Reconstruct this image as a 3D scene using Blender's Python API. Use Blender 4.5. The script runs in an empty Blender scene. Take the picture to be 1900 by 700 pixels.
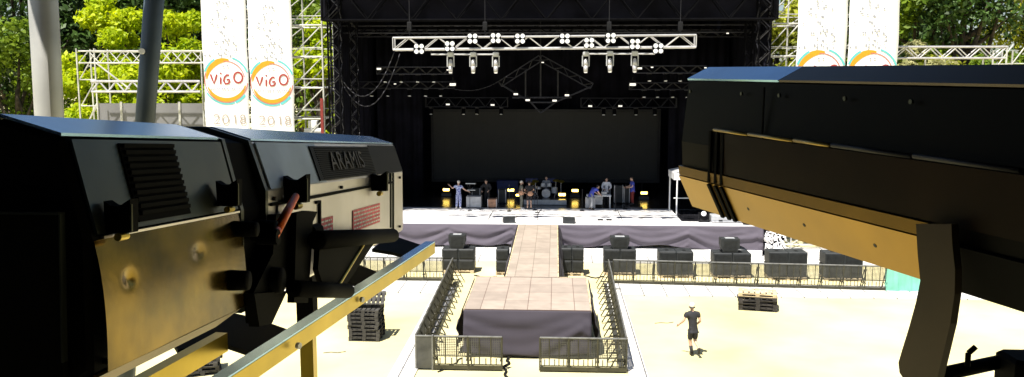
import bpy, math, random
import numpy as np
from mathutils import Vector, Matrix
random.seed(7)
R_ = math.radians
scene = bpy.context.scene
col = scene.collection

# ------------------------------------------------------------------ camera
F, H, PITCH, YAW = 1600.0, 9.6, R_(7.3), R_(2.86)
cam_d = bpy.data.cameras.new('camera'); cam = bpy.data.objects.new('camera', cam_d)
col.objects.link(cam); scene.camera = cam
cam.location = (0, 0, H); cam.rotation_euler = (math.pi/2-PITCH, 0, YAW)
cam_d.sensor_width = 36; cam_d.lens = F/1900*36
cam_d.clip_start = 0.05; cam_d.clip_end = 2000
RM = Matrix.Rotation(YAW, 3, 'Z') @ Matrix.Rotation(math.pi/2-PITCH, 3, 'X')
CP = Vector((0, 0, H))
def ray(x, y): return RM @ Vector(((x-950)/F, -(y-350)/F, -1))
def at(x, y, Y): d = ray(x, y); return CP+d*(Y/d.y)            # measuring: the point of the photograph at distance Y
def gz(x, y, z=0): d = ray(x, y); return CP+d*((z-H)/d.z)       # ... at height z
def pl(x, y, P, n): d = ray(x, y); return CP+d*((P-CP).dot(n)/d.dot(n))

# ------------------------------------------------------------------ materials
def nd(nt, t, **kw):
    n = nt.nodes.new(t)
    for k, v in kw.items(): setattr(n, k, v)
    return n
MATS = {}
def mat(name, c, rough=.6, metal=0., var=.15, scale=4., bump=0., c2=None, spec=.5, trans=0., bscale=None, detail=5.):
    m = bpy.data.materials.new(name); m.use_nodes = True
    nt = m.node_tree; b = nt.nodes['Principled BSDF']
    b.inputs['Roughness'].default_value = rough; b.inputs['Metallic'].default_value = metal
    b.inputs['Specular IOR Level'].default_value = spec
    tc = nd(nt, 'ShaderNodeTexCoord')
    nz = nd(nt, 'ShaderNodeTexNoise'); nz.inputs['Scale'].default_value = scale; nz.inputs['Detail'].default_value = detail
    nt.links.new(tc.outputs['Object'], nz.inputs['Vector'])
    rp = nd(nt, 'ShaderNodeValToRGB')
    c2 = c2 or tuple(max(0, x*(1-var*1.6)) for x in c)
    rp.color_ramp.elements[0].position = .3; rp.color_ramp.elements[1].position = .7
    rp.color_ramp.elements[0].color = (*c2, 1)
    rp.color_ramp.elements[1].color = (*[min(1, x*(1+var)) for x in c], 1)
    nt.links.new(nz.outputs['Fac'], rp.inputs['Fac'])
    nt.links.new(rp.outputs['Color'], b.inputs['Base Color'])
    if bump:
        bn = nd(nt, 'ShaderNodeBump'); bn.inputs['Strength'].default_value = bump
        n2 = nd(nt, 'ShaderNodeTexNoise'); n2.inputs['Scale'].default_value = bscale or scale*3; n2.inputs['Detail'].default_value = 4
        nt.links.new(tc.outputs['Object'], n2.inputs['Vector'])
        nt.links.new(n2.outputs['Fac'], bn.inputs['Height']); nt.links.new(bn.outputs['Normal'], b.inputs['Normal'])
    MATS[name] = m
    return m
def emis(name, c, s):
    m = bpy.data.materials.new(name); m.use_nodes = True
    b = m.node_tree.nodes['Principled BSDF']
    b.inputs['Base Color'].default_value = (*c, 1)
    b.inputs['Emission Color'].default_value = (*c, 1); b.inputs['Emission Strength'].default_value = s
    return m
def tiles(name, c1, c2, mortar, sx, sy, msize=.02, rough=.8, offset=0., noise=.25):
    m = bpy.data.materials.new(name); m.use_nodes = True
    nt = m.node_tree; b = nt.nodes['Principled BSDF']; b.inputs['Roughness'].default_value = rough
    tc = nd(nt, 'ShaderNodeTexCoord')
    bt = nd(nt, 'ShaderNodeTexBrick'); bt.offset = offset
    bt.inputs['Color1'].default_value = (*c1, 1); bt.inputs['Color2'].default_value = (*c2, 1); bt.inputs['Mortar'].default_value = (*mortar, 1)
    bt.inputs['Scale'].default_value = 1; bt.inputs['Mortar Size'].default_value = msize; bt.inputs['Mortar Smooth'].default_value = .1
    bt.inputs['Brick Width'].default_value = sx; bt.inputs['Row Height'].default_value = sy
    nt.links.new(tc.outputs['Object'], bt.inputs['Vector'])
    nz = nd(nt, 'ShaderNodeTexNoise'); nz.inputs['Scale'].default_value = 2.2; nz.inputs['Detail'].default_value = 8
    nt.links.new(tc.outputs['Object'], nz.inputs['Vector'])
    mx = nd(nt, 'ShaderNodeMix', data_type='RGBA', blend_type='MULTIPLY'); mx.inputs[0].default_value = 1
    rp = nd(nt, 'ShaderNodeValToRGB'); rp.color_ramp.elements[0].position = .35; rp.color_ramp.elements[1].position = .65
    rp.color_ramp.elements[0].color = (1-noise,)*3+(1,); rp.color_ramp.elements[1].color = (1, 1, 1, 1)
    nt.links.new(nz.outputs['Fac'], rp.inputs['Fac'])
    nt.links.new(bt.outputs['Color'], mx.inputs[6]); nt.links.new(rp.outputs['Color'], mx.inputs[7])
    nt.links.new(mx.outputs[2], b.inputs['Base Color'])
    return m
def leafmat(name, ca, cb, tr=.35, nscale=.35):
    m = bpy.data.materials.new(name); m.use_nodes = True
    nt = m.node_tree; b = nt.nodes['Principled BSDF']; out = nt.nodes['Material Output']
    b.inputs['Roughness'].default_value = .55; b.inputs['Specular IOR Level'].default_value = .3
    g = nd(nt, 'ShaderNodeNewGeometry'); tc = nd(nt, 'ShaderNodeTexCoord')
    nz = nd(nt, 'ShaderNodeTexNoise'); nz.inputs['Scale'].default_value = nscale; nz.inputs['Detail'].default_value = 3
    nt.links.new(tc.outputs['Object'], nz.inputs['Vector'])
    ad = nd(nt, 'ShaderNodeMath', operation='MULTIPLY_ADD'); ad.inputs[1].default_value = .55
    nt.links.new(g.outputs['Random Per Island'], ad.inputs[0])
    ml = nd(nt, 'ShaderNodeMath', operation='MULTIPLY_ADD'); ml.inputs[1].default_value = 1.6; ml.inputs[2].default_value = -.58
    nt.links.new(nz.outputs['Fac'], ml.inputs[0]); nt.links.new(ml.outputs[0], ad.inputs[2])
    rp = nd(nt, 'ShaderNodeValToRGB'); rp.color_ramp.elements[0].color = (*ca, 1); rp.color_ramp.elements[1].color = (*cb, 1)
    nt.links.new(ad.outputs[0], rp.inputs['Fac'])
    nt.links.new(rp.outputs['Color'], b.inputs['Base Color'])
    tl = nd(nt, 'ShaderNodeBsdfTranslucent'); nt.links.new(rp.outputs['Color'], tl.inputs['Color'])
    mx = nd(nt, 'ShaderNodeMixShader'); mx.inputs[0].default_value = tr
    nt.links.new(b.outputs[0], mx.inputs[1]); nt.links.new(tl.outputs[0], mx.inputs[2]); nt.links.new(mx.outputs[0], out.inputs['Surface'])
    return m

M = {}
M['sand'] = mat('sand', (.57, .525, .33), .95, var=.05, scale=.22, c2=(.49, .43, .20), bump=.25, bscale=14, detail=9)
M['paving'] = tiles('paving', (.60, .58, .55), (.52, .51, .49), (.10, .10, .10), 1.0, 1.25, .022, noise=.12)
M['ply'] = tiles('plywood', (.355, .295, .245), (.29, .24, .20), (.14, .09, .07), .82, 1.22, .012, rough=.7, noise=.16)
M['ply2'] = tiles('runway_ply', (.365, .305, .25), (.295, .245, .20), (.15, .12, .09), .69, 1.22, .01, rough=.7, noise=.16)
M['clothdark'] = mat('thrust_cloth', (.036, .030, .042), .85, var=.05, scale=1.3, bump=.05)
M['cloth'] = mat('black_cloth', (.092, .080, .106), .85, var=.05, scale=1.3, bump=.05)
M['drape'] = mat('stage_black', (.007, .007, .012), .95, var=.4, scale=.8, spec=.1)
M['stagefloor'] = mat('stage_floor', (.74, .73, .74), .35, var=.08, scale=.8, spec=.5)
M['stageblack'] = mat('stage_black_and_shade', (.018, .018, .022), .22, var=.2, scale=.8)  # black of boxes and wing; on the rear floor it paints shade
M['blackmetal'] = mat('black_metal', (.008, .008, .010), .55, .1, var=.3, spec=.25)
M['trussblack'] = mat('truss_black', (.003, .003, .004), .8, .0, var=.3, spec=.04)
M['trussgrey'] = mat('truss_grey', (.022, .022, .027), .45, .3, var=.3, spec=.3)
M['alu'] = mat('alu', (.48, .475, .49), .42, .35, var=.12, scale=3)
M['scaf'] = mat('scaffold', (.55, .55, .52), .5, .3, var=.25, scale=1.5)
M['barrier'] = mat('barrier_alu', (.055, .052, .032), .5, .3, var=.3, scale=3)
M['barrierplate'] = mat('barrier_plate', (.075, .075, .066), .55, .3, var=.3, scale=2)
M['alu2'] = mat('dull_alu', (.20, .20, .19), .5, .4, var=.2)
M['rubber'] = mat('rubber', (.008, .008, .008), .7, var=.3, spec=.2)
M['speaker'] = mat('speaker', (.020, .023, .025), .6, var=.3, scale=3, bump=.2)
M['grill'] = mat('speaker_grille', (.018, .02, .022), .5, .3, var=.3, scale=6)
M['white'] = mat('white_paint', (.8, .8, .8), .5, var=.05)
M['banner'] = mat('banner_cloth', (.82, .81, .82), .7, var=.04, scale=.5)
M['wood'] = mat('pale_wood', (.50, .40, .25), .8, var=.3, scale=3)
M['oldwood'] = mat('weathered_wood', (.045, .042, .037), .85, var=.45, scale=4)
M['darkwood'] = mat('dark_wood', (.03, .026, .024), .85, var=.4, scale=4)
M['grey'] = mat('grey_panel', (.17, .17, .18), .7, var=.12, scale=.6)
M['case'] = mat('case_grey', (.42, .43, .45), .5, .2, var=.15)
M['mint'] = mat('mint_tarp', (.20, .56, .42), .6, var=.2, scale=1.0, bump=.3)
M['led'] = tiles('led_screen', (.013, .013, .012), (.011, .011, .0105), (.005, .005, .005), 1.0, 1.0, .012, rough=.75, noise=.2)
M['lens'] = emis('lamp_lens', (1, .97, .95), .28)
M['warm'] = emis('warm_lens', (1, .68, .13), 5.0)
M['lenscold'] = mat('glass_lens', (.75, .76, .8), .4, .0, var=.1)
M['blue'] = mat('blue_panel', (.012, .022, .10), .5, var=.3)
M['bark'] = mat('bark', (.06, .045, .03), .95, var=.5, scale=3, bump=.5)
M['skin'] = mat('skin', (.52, .33, .24), .55, var=.08)
M['hairdark'] = mat('hair_dark', (.02, .015, .012), .7)
M['pole'] = mat('pole_grey', (.46, .46, .44), .5, .35, var=.15, scale=3)
M['pole2'] = mat('pole_shade_tone', (.055, .075, .095), .45, .2, var=.25, scale=3)  # dark blue puts the second pole's shade into its colour
M['net'] = tiles('net', (.75, .72, .66), (.7, .68, .6), (.03, .03, .03), .3, .3, .05)
M['orange'] = mat('orange_lever', (.85, .14, .015), .4, var=.2)
M['redlabel'] = mat('red_label', (.75, .10, .14), .6, var=.3, scale=60)
M['brownwood'] = mat('brown_case', (.42, .22, .13), .6, var=.3)
# painted metal of the lamps; some tones stand in for sky and sand light
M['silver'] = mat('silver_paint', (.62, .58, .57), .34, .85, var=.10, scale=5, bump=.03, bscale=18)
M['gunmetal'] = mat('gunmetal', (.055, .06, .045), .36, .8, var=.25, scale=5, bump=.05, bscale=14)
M['rearside'] = mat('sand_glow_side_metal', (.140, .088, .008), .20, .85, var=.45, scale=10, bump=.14, bscale=85)  # gold is reflected sand, painted into the silver side's colour
M['skytop'] = mat('sky_tinted_top', (.32, .52, .80), .22, .85, var=.10, scale=8, bump=.04, bscale=12)  # blue stands in for sky reflected on upward faces
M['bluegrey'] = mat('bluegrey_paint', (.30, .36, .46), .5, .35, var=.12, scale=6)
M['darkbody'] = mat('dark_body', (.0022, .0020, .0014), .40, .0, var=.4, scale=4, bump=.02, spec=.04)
M['bouncebody'] = mat('black_body_with_bounce', (.011, .0065, .003), .38, .0, var=.4, scale=4, bump=.02, spec=.06)  # brown paints ground bounce onto the black body
M['bevel'] = mat('dim_sand_glow', (.13, .075, .008), .42, .85, var=.15, scale=5)  # half-dim sand glow put into the colour, for the chamfer edges
M['bevel2'] = mat('sand_glow_rail', (.30, .21, .06), .35, .8, var=.2)  # gold paints the sand's light on the front rail rods
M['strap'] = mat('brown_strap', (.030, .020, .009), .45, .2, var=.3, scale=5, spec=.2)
M['sandchamfer'] = mat('sand_glow_chamfer', (.24, .135, .008), .36, .85, var=.12, scale=5, bump=.03)  # gold is a sunlit sand reflection painted on dark metal
M['skytop2'] = mat('sky_tinted_facet', (.24, .46, .70), .16, .85, var=.12, scale=4)  # sky sheen painted blue on the front part of the top
M['skytop22'] = mat('top_past_sky_tint', (.05, .034, .018), .4, .3, var=.2)  # same top, toned dark past the painted sky sheen
M['frame'] = mat('yellow_bounce_metal', (.46, .33, .04), .34, .8, var=.12, scale=6)  # yellow paints sand bounce on the rails; cymbals share it as brass
M['letter'] = mat('dim_lettering', (.032, .025, .022), .6, .0, var=.2)
M['blk'] = mat('matt_black', (.0015, .0015, .0015), .75, var=.3, spec=.04)
def flat(name, c, rough=.7): return mat(name, c, rough, var=.06)
M['b_orange'] = flat('ink_orange', (.62, .27, .004)); M['b_cyan'] = flat('ink_cyan', (.10, .45, .46)); M['b_red'] = flat('ink_red', (.30, .035, .03))
M['b_tan'] = flat('ink_tan', (.34, .29, .26)); M['b_grey'] = flat('ink_grey', (.30, .31, .36)); M['b_pale'] = flat('ink_pale', (.34, .34, .40)); M['b_pink'] = flat('ink_pink', (.45, .14, .11))

# ------------------------------------------------------------------ mesh collector
class MB:
    def __init__(s): s.v = []; s.f = []
    def add(s, vs, fs):
        o = len(s.v); s.v += [tuple(v) for v in vs]; s.f += [tuple(i+o for i in f) for f in fs]; return s
    def box(s, a, b):
        x0, y0, z0 = a; x1, y1, z1 = b
        return s.add([(x0,y0,z0),(x1,y0,z0),(x1,y1,z0),(x0,y1,z0),(x0,y0,z1),(x1,y0,z1),(x1,y1,z1),(x0,y1,z1)],
              [(3,2,1,0),(4,5,6,7),(0,1,5,4),(1,2,6,5),(2,3,7,6),(3,0,4,7)])
    def cbox(s, a, b, c=.02):                       # box with chamfered upright and top edges
        x0, y0, z0 = a; x1, y1, z1 = b
        ring = lambda i, z: [(x0+c+i,y0+i,z),(x1-c-i,y0+i,z),(x1-i,y0+c+i,z),(x1-i,y1-c-i,z),(x1-c-i,y1-i,z),(x0+c+i,y1-i,z),(x0+i,y1-c-i,z),(x0+i,y0+c+i,z)]
        vs = ring(c, z0)+ring(0, z0+c)+ring(0, z1-c)+ring(c, z1)
        fs = [tuple(range(7,-1,-1)), tuple(range(24,32))]
        for k in range(3):
            for i in range(8): j=(i+1)%8; fs.append((k*8+i,k*8+j,k*8+8+j,k*8+8+i))
        return s.add(vs, fs)
    def tube(s, p, q, r, n=6, r2=None, caps=True):
        p = Vector(p); q = Vector(q); d = (q-p)
        if d.length < 1e-6: return s
        d.normalize(); a = d.orthogonal().normalized(); b = d.cross(a); r2 = r if r2 is None else r2
        vs = []
        for P, rr in ((p, r), (q, r2)):
            for i in range(n):
                t = 2*math.pi*(i+.5)/n; vs.append(P+a*(rr*math.cos(t))+b*(rr*math.sin(t)))
        fs = [(i,(i+1)%n,n+(i+1)%n,n+i) for i in range(n)]
        if caps: fs += [tuple(range(n-1,-1,-1)), tuple(range(n,2*n))]
        return s.add(vs, fs)
    def path(s, pts, r, n=6):
        for i in range(len(pts)-1): s.tube(pts[i], pts[i+1], r if not isinstance(r, list) else r[i], n, r if not isinstance(r, list) else r[i+1])
        return s
    def beam(s, p, q, w, h, up=(0,0,1)):
        p = Vector(p); q = Vector(q); d = (q-p).normalized(); x = d.cross(Vector(up)).normalized(); u = x.cross(d)
        vs = [P+x*(i*w/2)+u*(j*h/2) for P in (p,q) for i,j in ((-1,-1),(1,-1),(1,1),(-1,1))]
        return s.add(vs, [(3,2,1,0),(4,5,6,7),(0,1,5,4),(1,2,6,5),(2,3,7,6),(3,0,4,7)])
    def prism(s, pts, ex):                          # polygon (3D points) pushed along vector ex
        n = len(pts); ex = Vector(ex); vs = [Vector(p) for p in pts]+[Vector(p)+ex for p in pts]
        return s.add(vs, [tuple(range(n-1,-1,-1)), tuple(range(n,2*n))]+[(i,(i+1)%n,n+(i+1)%n,n+i) for i in range(n)])
    def ellip(s, c, r, nu=12, nv=8):
        vs = []; fs = []
        for j in range(nv+1):
            t = math.pi*j/nv
            for i in range(nu):
                a = 2*math.pi*i/nu; vs.append((c[0]+r[0]*math.sin(t)*math.cos(a), c[1]+r[1]*math.sin(t)*math.sin(a), c[2]+r[2]*math.cos(t)))
        for j in range(nv):
            for i in range(nu):
                k=(i+1)%nu; fs.append((j*nu+i,(j+1)*nu+i,(j+1)*nu+k,j*nu+k))
        return s.add(vs, fs)
    def build(s, name, m, parent=None, smooth=False):
        me = bpy.data.meshes.new(name); me.from_pydata(s.v, [], s.f); me.update(); me.materials.append(m)
        if smooth: me.polygons.foreach_set('use_smooth', [True]*len(me.polygons))
        o = bpy.data.objects.new(name, me); col.objects.link(o)
        if parent: o.parent = parent
        return o
def tag(o, label=None, cat=None, group=None, kind=None):
    if label: o['label'] = label
    if cat: o['category'] = cat
    if group: o['group'] = group
    if kind: o['kind'] = kind
    return o
def thing(name, label, cat, loc=(0,0,0), rotz=0, group=None):
    o = bpy.data.objects.new(name, None); col.objects.link(o); o.empty_display_size = .2
    o.location = loc; o.rotation_euler = (0, 0, rotz)
    return tag(o, label, cat, group)
def dup(root, loc, rotz=None, label=None, group=None, scale=None):
    r = root.copy(); col.objects.link(r); r.location = loc
    if rotz is not None: r.rotation_euler = (0, 0, rotz)
    if scale: r.scale = scale
    if label: r['label'] = label
    if group: r['group'] = group
    for ch in list(root.children):
        c = ch.copy(); col.objects.link(c); c.parent = r
        for g in list(ch.children):
            d = g.copy(); col.objects.link(d); d.parent = c
    return r
ORD = ['first','second','third','fourth','fifth','sixth','seventh','eighth','ninth','tenth','eleventh','twelfth','thirteenth','fourteenth']
def fromleft(i, n):
    if i == 0: return 'leftmost'
    if i == n-1: return 'rightmost'
    return ORD[i]+' from the left' if i < (n+1)//2 else ORD[n-1-i]+' from the right'
def struct(name, mb, m):
    return tag(mb.build(name, m), kind='structure')

# ------------------------------------------------------------------ light, sky
SUN_EL, = (R_(65.5),)
sdir = Vector((.25, .38, -1.0)).normalized()                    # the way the light travels
sun_d = bpy.data.lights.new('sun', 'SUN'); sun_d.energy = 5.0; sun_d.angle = R_(.5); sun_d.color = (1, .95, .86)
sun = bpy.data.objects.new('sun', sun_d); col.objects.link(sun); sun.rotation_euler = sdir.to_track_quat('-Z', 'Y').to_euler()
w = bpy.data.worlds.new('World'); scene.world = w; w.use_nodes = True
wt = w.node_tree; bg = wt.nodes['Background']
sky = wt.nodes.new('ShaderNodeTexSky'); sky.sky_type = 'NISHITA'; sky.sun_disc = False
sky.sun_elevation = math.asin(-sdir.z); sky.sun_rotation = math.atan2(-sdir.x, -sdir.y)
wt.links.new(sky.outputs[0], bg.inputs[0]); bg.inputs[1].default_value = .055
vs_ = scene.view_settings; vs_.view_transform = 'Standard'; vs_.look = 'None'; vs_.gamma = 1; vs_.exposure = 1.08
scene.cycles.max_bounces = 7; scene.cycles.use_denoising = True
scene.cycles.sample_clamp_indirect = 6

# ------------------------------------------------------------------ ground
struct('ground', MB().add([(-400,-200,0),(400,-200,0),(400,600,0),(-400,600,0)], [(0,1,2,3)]), M['sand'])
mb = MB()
mb.box((2.45,24,-.05),(3.05,38.55,.05)); mb.box((-5.34,24,-.05),(-4.5,38.55,.05))
struct('side_path', mb, M['paving'])
mb = MB(); mb.box((3.05,37.6,-.05),(19,38.75,.046)); mb.box((2.45,38.75,-.05),(19,39.9,.05)); mb.box((-22,37.6,-.05),(-5.34,39.9,.05))
struct('barrier_path', mb, M['paving'])
struct('stage_path', MB().box((-15,44.4,-.05),(17,49,.05)), M['paving'])

# ------------------------------------------------------------------ stage
SZ = 1.65; SF = 46.6
st = thing('concert_stage', 'wide concert stage with pale sunlit front deck and rear floor painted shade dark', 'stage', (-1, SF, 0))
def loc(root, mb):                                             # world coordinates -> local to an unrotated root
    L = root.location; mb.v = [(x-L.x, y-L.y, z-L.z) for x, y, z in mb.v]; return mb
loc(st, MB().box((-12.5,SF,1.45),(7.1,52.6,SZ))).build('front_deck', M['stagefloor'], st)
loc(st, MB().box((-12.5,52.6,1.45),(11.3,63,SZ-.004))).build('shade_toned_deck', M['stageblack'], st)  # one floor split at the roof's shadow line; black paints the shade
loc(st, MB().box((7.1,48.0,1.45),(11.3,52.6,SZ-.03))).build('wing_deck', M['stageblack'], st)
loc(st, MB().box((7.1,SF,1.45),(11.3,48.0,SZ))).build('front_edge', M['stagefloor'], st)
loc(st, MB().box((-12.3,SF-.30,0),(11.2,SF+.3,.36))).build('plinth', M['white'], st)
mb = MB()
for x in np.arange(-12, 11.4, 2.4):
    for y in (48, 51, 54, 58, 62): mb.tube((x,y,.0),(x,y,1.45),.05)
loc(st, mb).build('support_leg', M['trussblack'], st)
mb = MB()                                                      # deck joints
for y in (48.3, 50.4): mb.box((-12.4,y,SZ),(7.0,y+.02,SZ+.004))
loc(st, mb).build('deck_seam', M['case'], st)

def skirt(name, label, x0, x1, y, ztop, zb, seed, root=None, swag=(), flare=.0, grp=None, m='cloth'):
    rnd = random.Random(seed); nx = int((x1-x0)*12); nz = 26; pin = (x1-x0)/max(1,round((x1-x0)/3.6)); vs = []; fs = []
    ph = [rnd.uniform(0,6.28) for _ in range(4)]
    for j in range(nz+1):
        v = j/nz
        for i in range(nx+1):
            u = i/nx; x = x0+(x1-x0)*u
            low = zb+.07*math.sin(u*(x1-x0)*.9+ph[0])+.03*math.sin(u*(x1-x0)*3+ph[1])
            for (c, wd, h) in swag: low += h*math.exp(-((x-c)/wd)**2)
            z = ztop+(low-ztop)*v
            sg = ((x-x0+.3)/pin)%1.0; sag = 4*sg*(1-sg); wv = v-.55*sag*(.35+.65*v)
            fold = (.040*math.sin(13*wv+ph[0])+.022*math.sin(24*wv+ph[1]+sg*2)+.03*math.sin(x*1.3+ph[2]))*min(1,.15+2.2*v)
            vs.append((x, y-.03-fold*.9-.12*min(1,3*v)-flare*v, z))
    for j in range(nz):
        for i in range(nx): a=j*(nx+1)+i; fs.append((a,a+1,a+nx+2,a+nx+1))
    mb = MB().add(vs, fs)
    L = ((x0+x1)/2, y, 0)
    mb.v = [(a-L[0], b-L[1], c) for a,b,c in mb.v]
    o = mb.build(name, M[m], None, True); o.location = L
    s = o.modifiers.new('thick','SOLIDIFY'); s.thickness = .012
    tag(o, label, 'skirt cloth', grp)
    return o
G_SK = 'black cloths hung round the stage'
skirt('stage_skirt', 'long black stage skirt left of the runway, partly behind the silver lamp', -12.4, -1.98, SF, SZ-.01, .47, 3, swag=((-2.6,.9,.12),(-6.5,1.2,-.05)), grp=G_SK)
skirt('stage_skirt', 'long black stage skirt right of the runway with sagging folds', .2, 11.28, SF, SZ-.01, .46, 5, swag=((10.9,.45,-.42),(9.9,.5,.12),(6.2,.8,.12),(2.5,.8,.10)), grp=G_SK)
# thrust and runway
TX0, TX1, TY0, TY1 = -3.1, 1.26, 29.05, 33.95
th = thing('thrust_stage', 'square plywood-topped thrust platform at the end of the runway', 'platform', ((TX0+TX1)/2, TY0, 0))
loc(th, MB().box((TX0,TY0,1.55),(TX1,TY1,SZ))).build('deck', M['ply'], th)
mb = MB()
for x in (TX0+.15,(TX0+TX1)/2,TX1-.15):
    for y in (TY0+.15,(TY0+TY1)/2,TY1-.15): mb.tube((x,y,0),(x,y,1.55),.04)
loc(th, mb).build('support_leg', M['trussblack'], th)
mb = MB(); mb.box((TX0-.045,TY0,1.58),(TX0-.003,TY1,SZ+.012)); mb.box((TX1+.003,TY0,1.58),(TX1+.045,TY1,SZ+.012)); mb.box((TX0,TY1+.003,1.58),(-1.95,TY1+.045,SZ+.012)); mb.box((.2,TY1+.003,1.58),(TX1,TY1+.045,SZ+.012))
loc(th, mb).build('edge_strip', M['wood'], th)
skirt('thrust_skirt', 'black cloth hanging across the front of the thrust platform', TX0-.03, TX1+.03, TY0, SZ-.02, .16, 9, flare=.16, grp=G_SK, m='clothdark')
def sideskirt(label, x, y0, y1, sgn, seed, name='thrust_skirt'):
    o = skirt(name, label, -(y1-y0)/2, (y1-y0)/2, 0, SZ-.02, .18, seed, flare=.04, grp=G_SK, m='clothdark')
    o.location = (x, (y0+y1)/2, 0); o.rotation_euler = (0,0,sgn*math.pi/2)
sideskirt('black cloth along the left side of the thrust platform', TX0-.05, TY0, TY1, -1, 12)
sideskirt('black cloth along the right side of the thrust platform', TX1+.05, TY0, TY1, 1, 13)
rw = thing('runway', 'narrow plywood catwalk leading from the stage to the thrust', 'catwalk', (-.9, TY1+.06, 0))
loc(rw, MB().box((-1.92,TY1+.06,1.5),(.14,SF-.06,SZ))).build('deck', M['ply2'], rw)
mb = MB(); mb.box((-1.97,TY1+.06,1.5),(-1.923,SF-.06,SZ+.012)); mb.box((.143,TY1+.06,1.5),(.19,SF-.06,SZ+.012))
loc(rw, mb).build('edge_strip', M['wood'], rw)
mb = MB()
for y in np.arange(35, 46.5, 1.8):
    for x in (-1.8, .0): mb.tube((x,y,0),(x,y,1.5),.04)
loc(rw, mb).build('support_leg', M['trussblack'], rw)
sideskirt('black cloth along the left side of the runway', -1.99, TY1+.1, SF-.1, -1, 22, 'runway_skirt')
sideskirt('black cloth along the right side of the runway', .21, TY1+.1, SF-.1, 1, 23, 'runway_skirt')

# ------------------------------------------------------------------ trusses
def truss_mesh(root, A, B, w, h, r, pitch, mc, ml=None, r2=None, sides=True):
    A = Vector(A); B = Vector(B); d = (B-A).normalized()
    up = Vector((0,0,1)) if abs(d.z) < .95 else Vector((0,1,0))
    x = d.cross(up).normalized(); u = x.cross(d)
    cs = [x*(i*w/2)+u*(j*h/2) for i,j in ((-1,-1),(1,-1),(1,1),(-1,1))]
    for k, c in enumerate(cs): MB().tube(A+c, B+c, (r2 or r) if k < 2 else r).build('chord', mc, root)
    n = max(2, int(round((B-A).length/pitch))); mb = MB()
    for fa, fb in ((0,3),(1,2)) + (((0,1),(3,2)) if sides else ()):
        for i in range(n):
            p = A+(B-A)*(i/n); q = A+(B-A)*((i+1)/n)
            a, b = (cs[fa], cs[fb]) if i % 2 == 0 else (cs[fb], cs[fa])
            mb.tube(p+a, q+b, r*.62, 5)
        for e in (A, B): mb.tube(e+cs[fa], e+cs[fb], r*.8, 5)
        if not sides: mb.build('lacing', ml or mc, root); mb = MB()
    if mb.v: mb.build('lacing', ml or mc, root)
def truss(name, label, cat, A, B, w, h, r, pitch, mc, group=None, r2=None, ml=None, sides=True):
    A = Vector(A); B = Vector(B); t = thing(name, label, cat, A, 0, group)
    truss_mesh(t, (0,0,0), B-A, w, h, r, pitch, mc, ml, r2, sides); return t

# stage roof: side towers, front beam, covered roof, black cloths
G_T = 'black towers carrying the stage roof'
truss('roof_tower', 'black lattice tower at the left front corner of the stage', 'tower', (-12.15,47.6,0), (-12.15,47.6,16.5), .62, .62, .05, .62, M['trussblack'], G_T, ml=M['trussgrey'])
truss('roof_tower', 'black lattice tower at the right front corner of the stage', 'tower', (11.15,47.6,0), (11.15,47.6,16.5), .62, .62, .05, .62, M['trussblack'], G_T, ml=M['trussgrey'])
truss('roof_tower', 'slimmer black lattice tower just inside the left front corner', 'tower', (-11.35,48.6,1.65), (-11.35,48.6,15.0), .4, .4, .035, .45, M['trussblack'], G_T, ml=M['trussgrey'])
truss('roof_tower', 'slimmer black lattice tower just inside the right front corner', 'tower', (10.6,48.6,1.65), (10.6,48.6,15.0), .4, .4, .035, .45, M['trussblack'], G_T)
truss('roof_beam', 'deep black truss across the front of the stage roof', 'truss', (-12.6,47.2,13.45), (11.6,47.2,13.45), .8, 1.5, .06, 1.2, M['trussblack'], 'black trusses under the roof', ml=M['trussblack'])
truss('roof_beam', 'slim black truss running under the roof front, above the white truss', 'truss', (-12.4,49.5,12.35), (11.4,49.5,12.35), .5, .4, .035, .6, M['trussgrey'], 'black trusses under the roof', ml=M['trussblack'])
rf = thing('stage_roof', 'huge black covered roof over the concert stage', 'roof', (-.5,47,14.6))
loc(rf, MB().prism([(-13,46.9,15.0),(12,46.9,15.0),(12,64,15.0),(-13,64,15.0)], (0,0,.25))).build('roof_cover', M['drape'], rf)
loc(rf, MB().box((-13,47.95,12.75),(12,48.1,17.2))).build('fascia', M['drape'], rf)
mb = MB()
for y in (52,56,60): mb.tube((-12.5,y,14.55),(11.5,y,14.55),.07)
loc(rf, mb).build('roof_rib', M['trussblack'], rf)

def curtain(name, label, A, B, z0, z1, amp, wl, m, seed, grp='black curtains around the stage'):
    A = Vector(A); B = Vector(B); L = (B-A).length; d = (B-A)/L; nrm = Vector((d.y,-d.x,0)); n = max(8, int(L/wl*8))
    rnd = random.Random(seed); vs = []; ph = rnd.uniform(0,6)
    for z in (z0, (z0+z1)/2, z1):
        for i in range(n+1):
            s = L*i/n; off = amp*(math.sin(s/wl*6.28+ph)+.5*math.sin(s/wl*2.7+ph*2))
            vs.append(d*s+nrm*off+Vector((0,0,z)))
    fs = []
    for j in range(2):
        for i in range(n): a=j*(n+1)+i; fs.append((a,a+1,a+n+2,a+n+1))
    o = MB().add(vs, fs).build(name, m, None, True); o.location = A
    sm = o.modifiers.new('thick','SOLIDIFY'); sm.thickness = .02
    return tag(o, label, 'curtain', grp)
curtain('back_curtain', 'tall black curtain closing the back of the stage', (-12.5,62.6,0), (11.8,62.6,0), 1.6, 14.6, .08, .7, M['drape'], 1)
curtain('side_curtain', 'black curtain along the left wing of the stage', (-12.3,62,0), (-12.3,48.3,0), 1.6, 14.6, .12, .9, M['drape'], 2)
curtain('side_curtain', 'black curtain along the right wing of the stage', (11.6,48.3,0), (11.6,62,0), 1.6, 14.6, .12, .9, M['drape'], 3)
curtain('leg_curtain', 'narrow black curtain hanging just left of the screen', (-11.8,57,0), (-8.9,57.6,0), 1.6, 12.4, .1, .6, M['drape'], 4)
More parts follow.
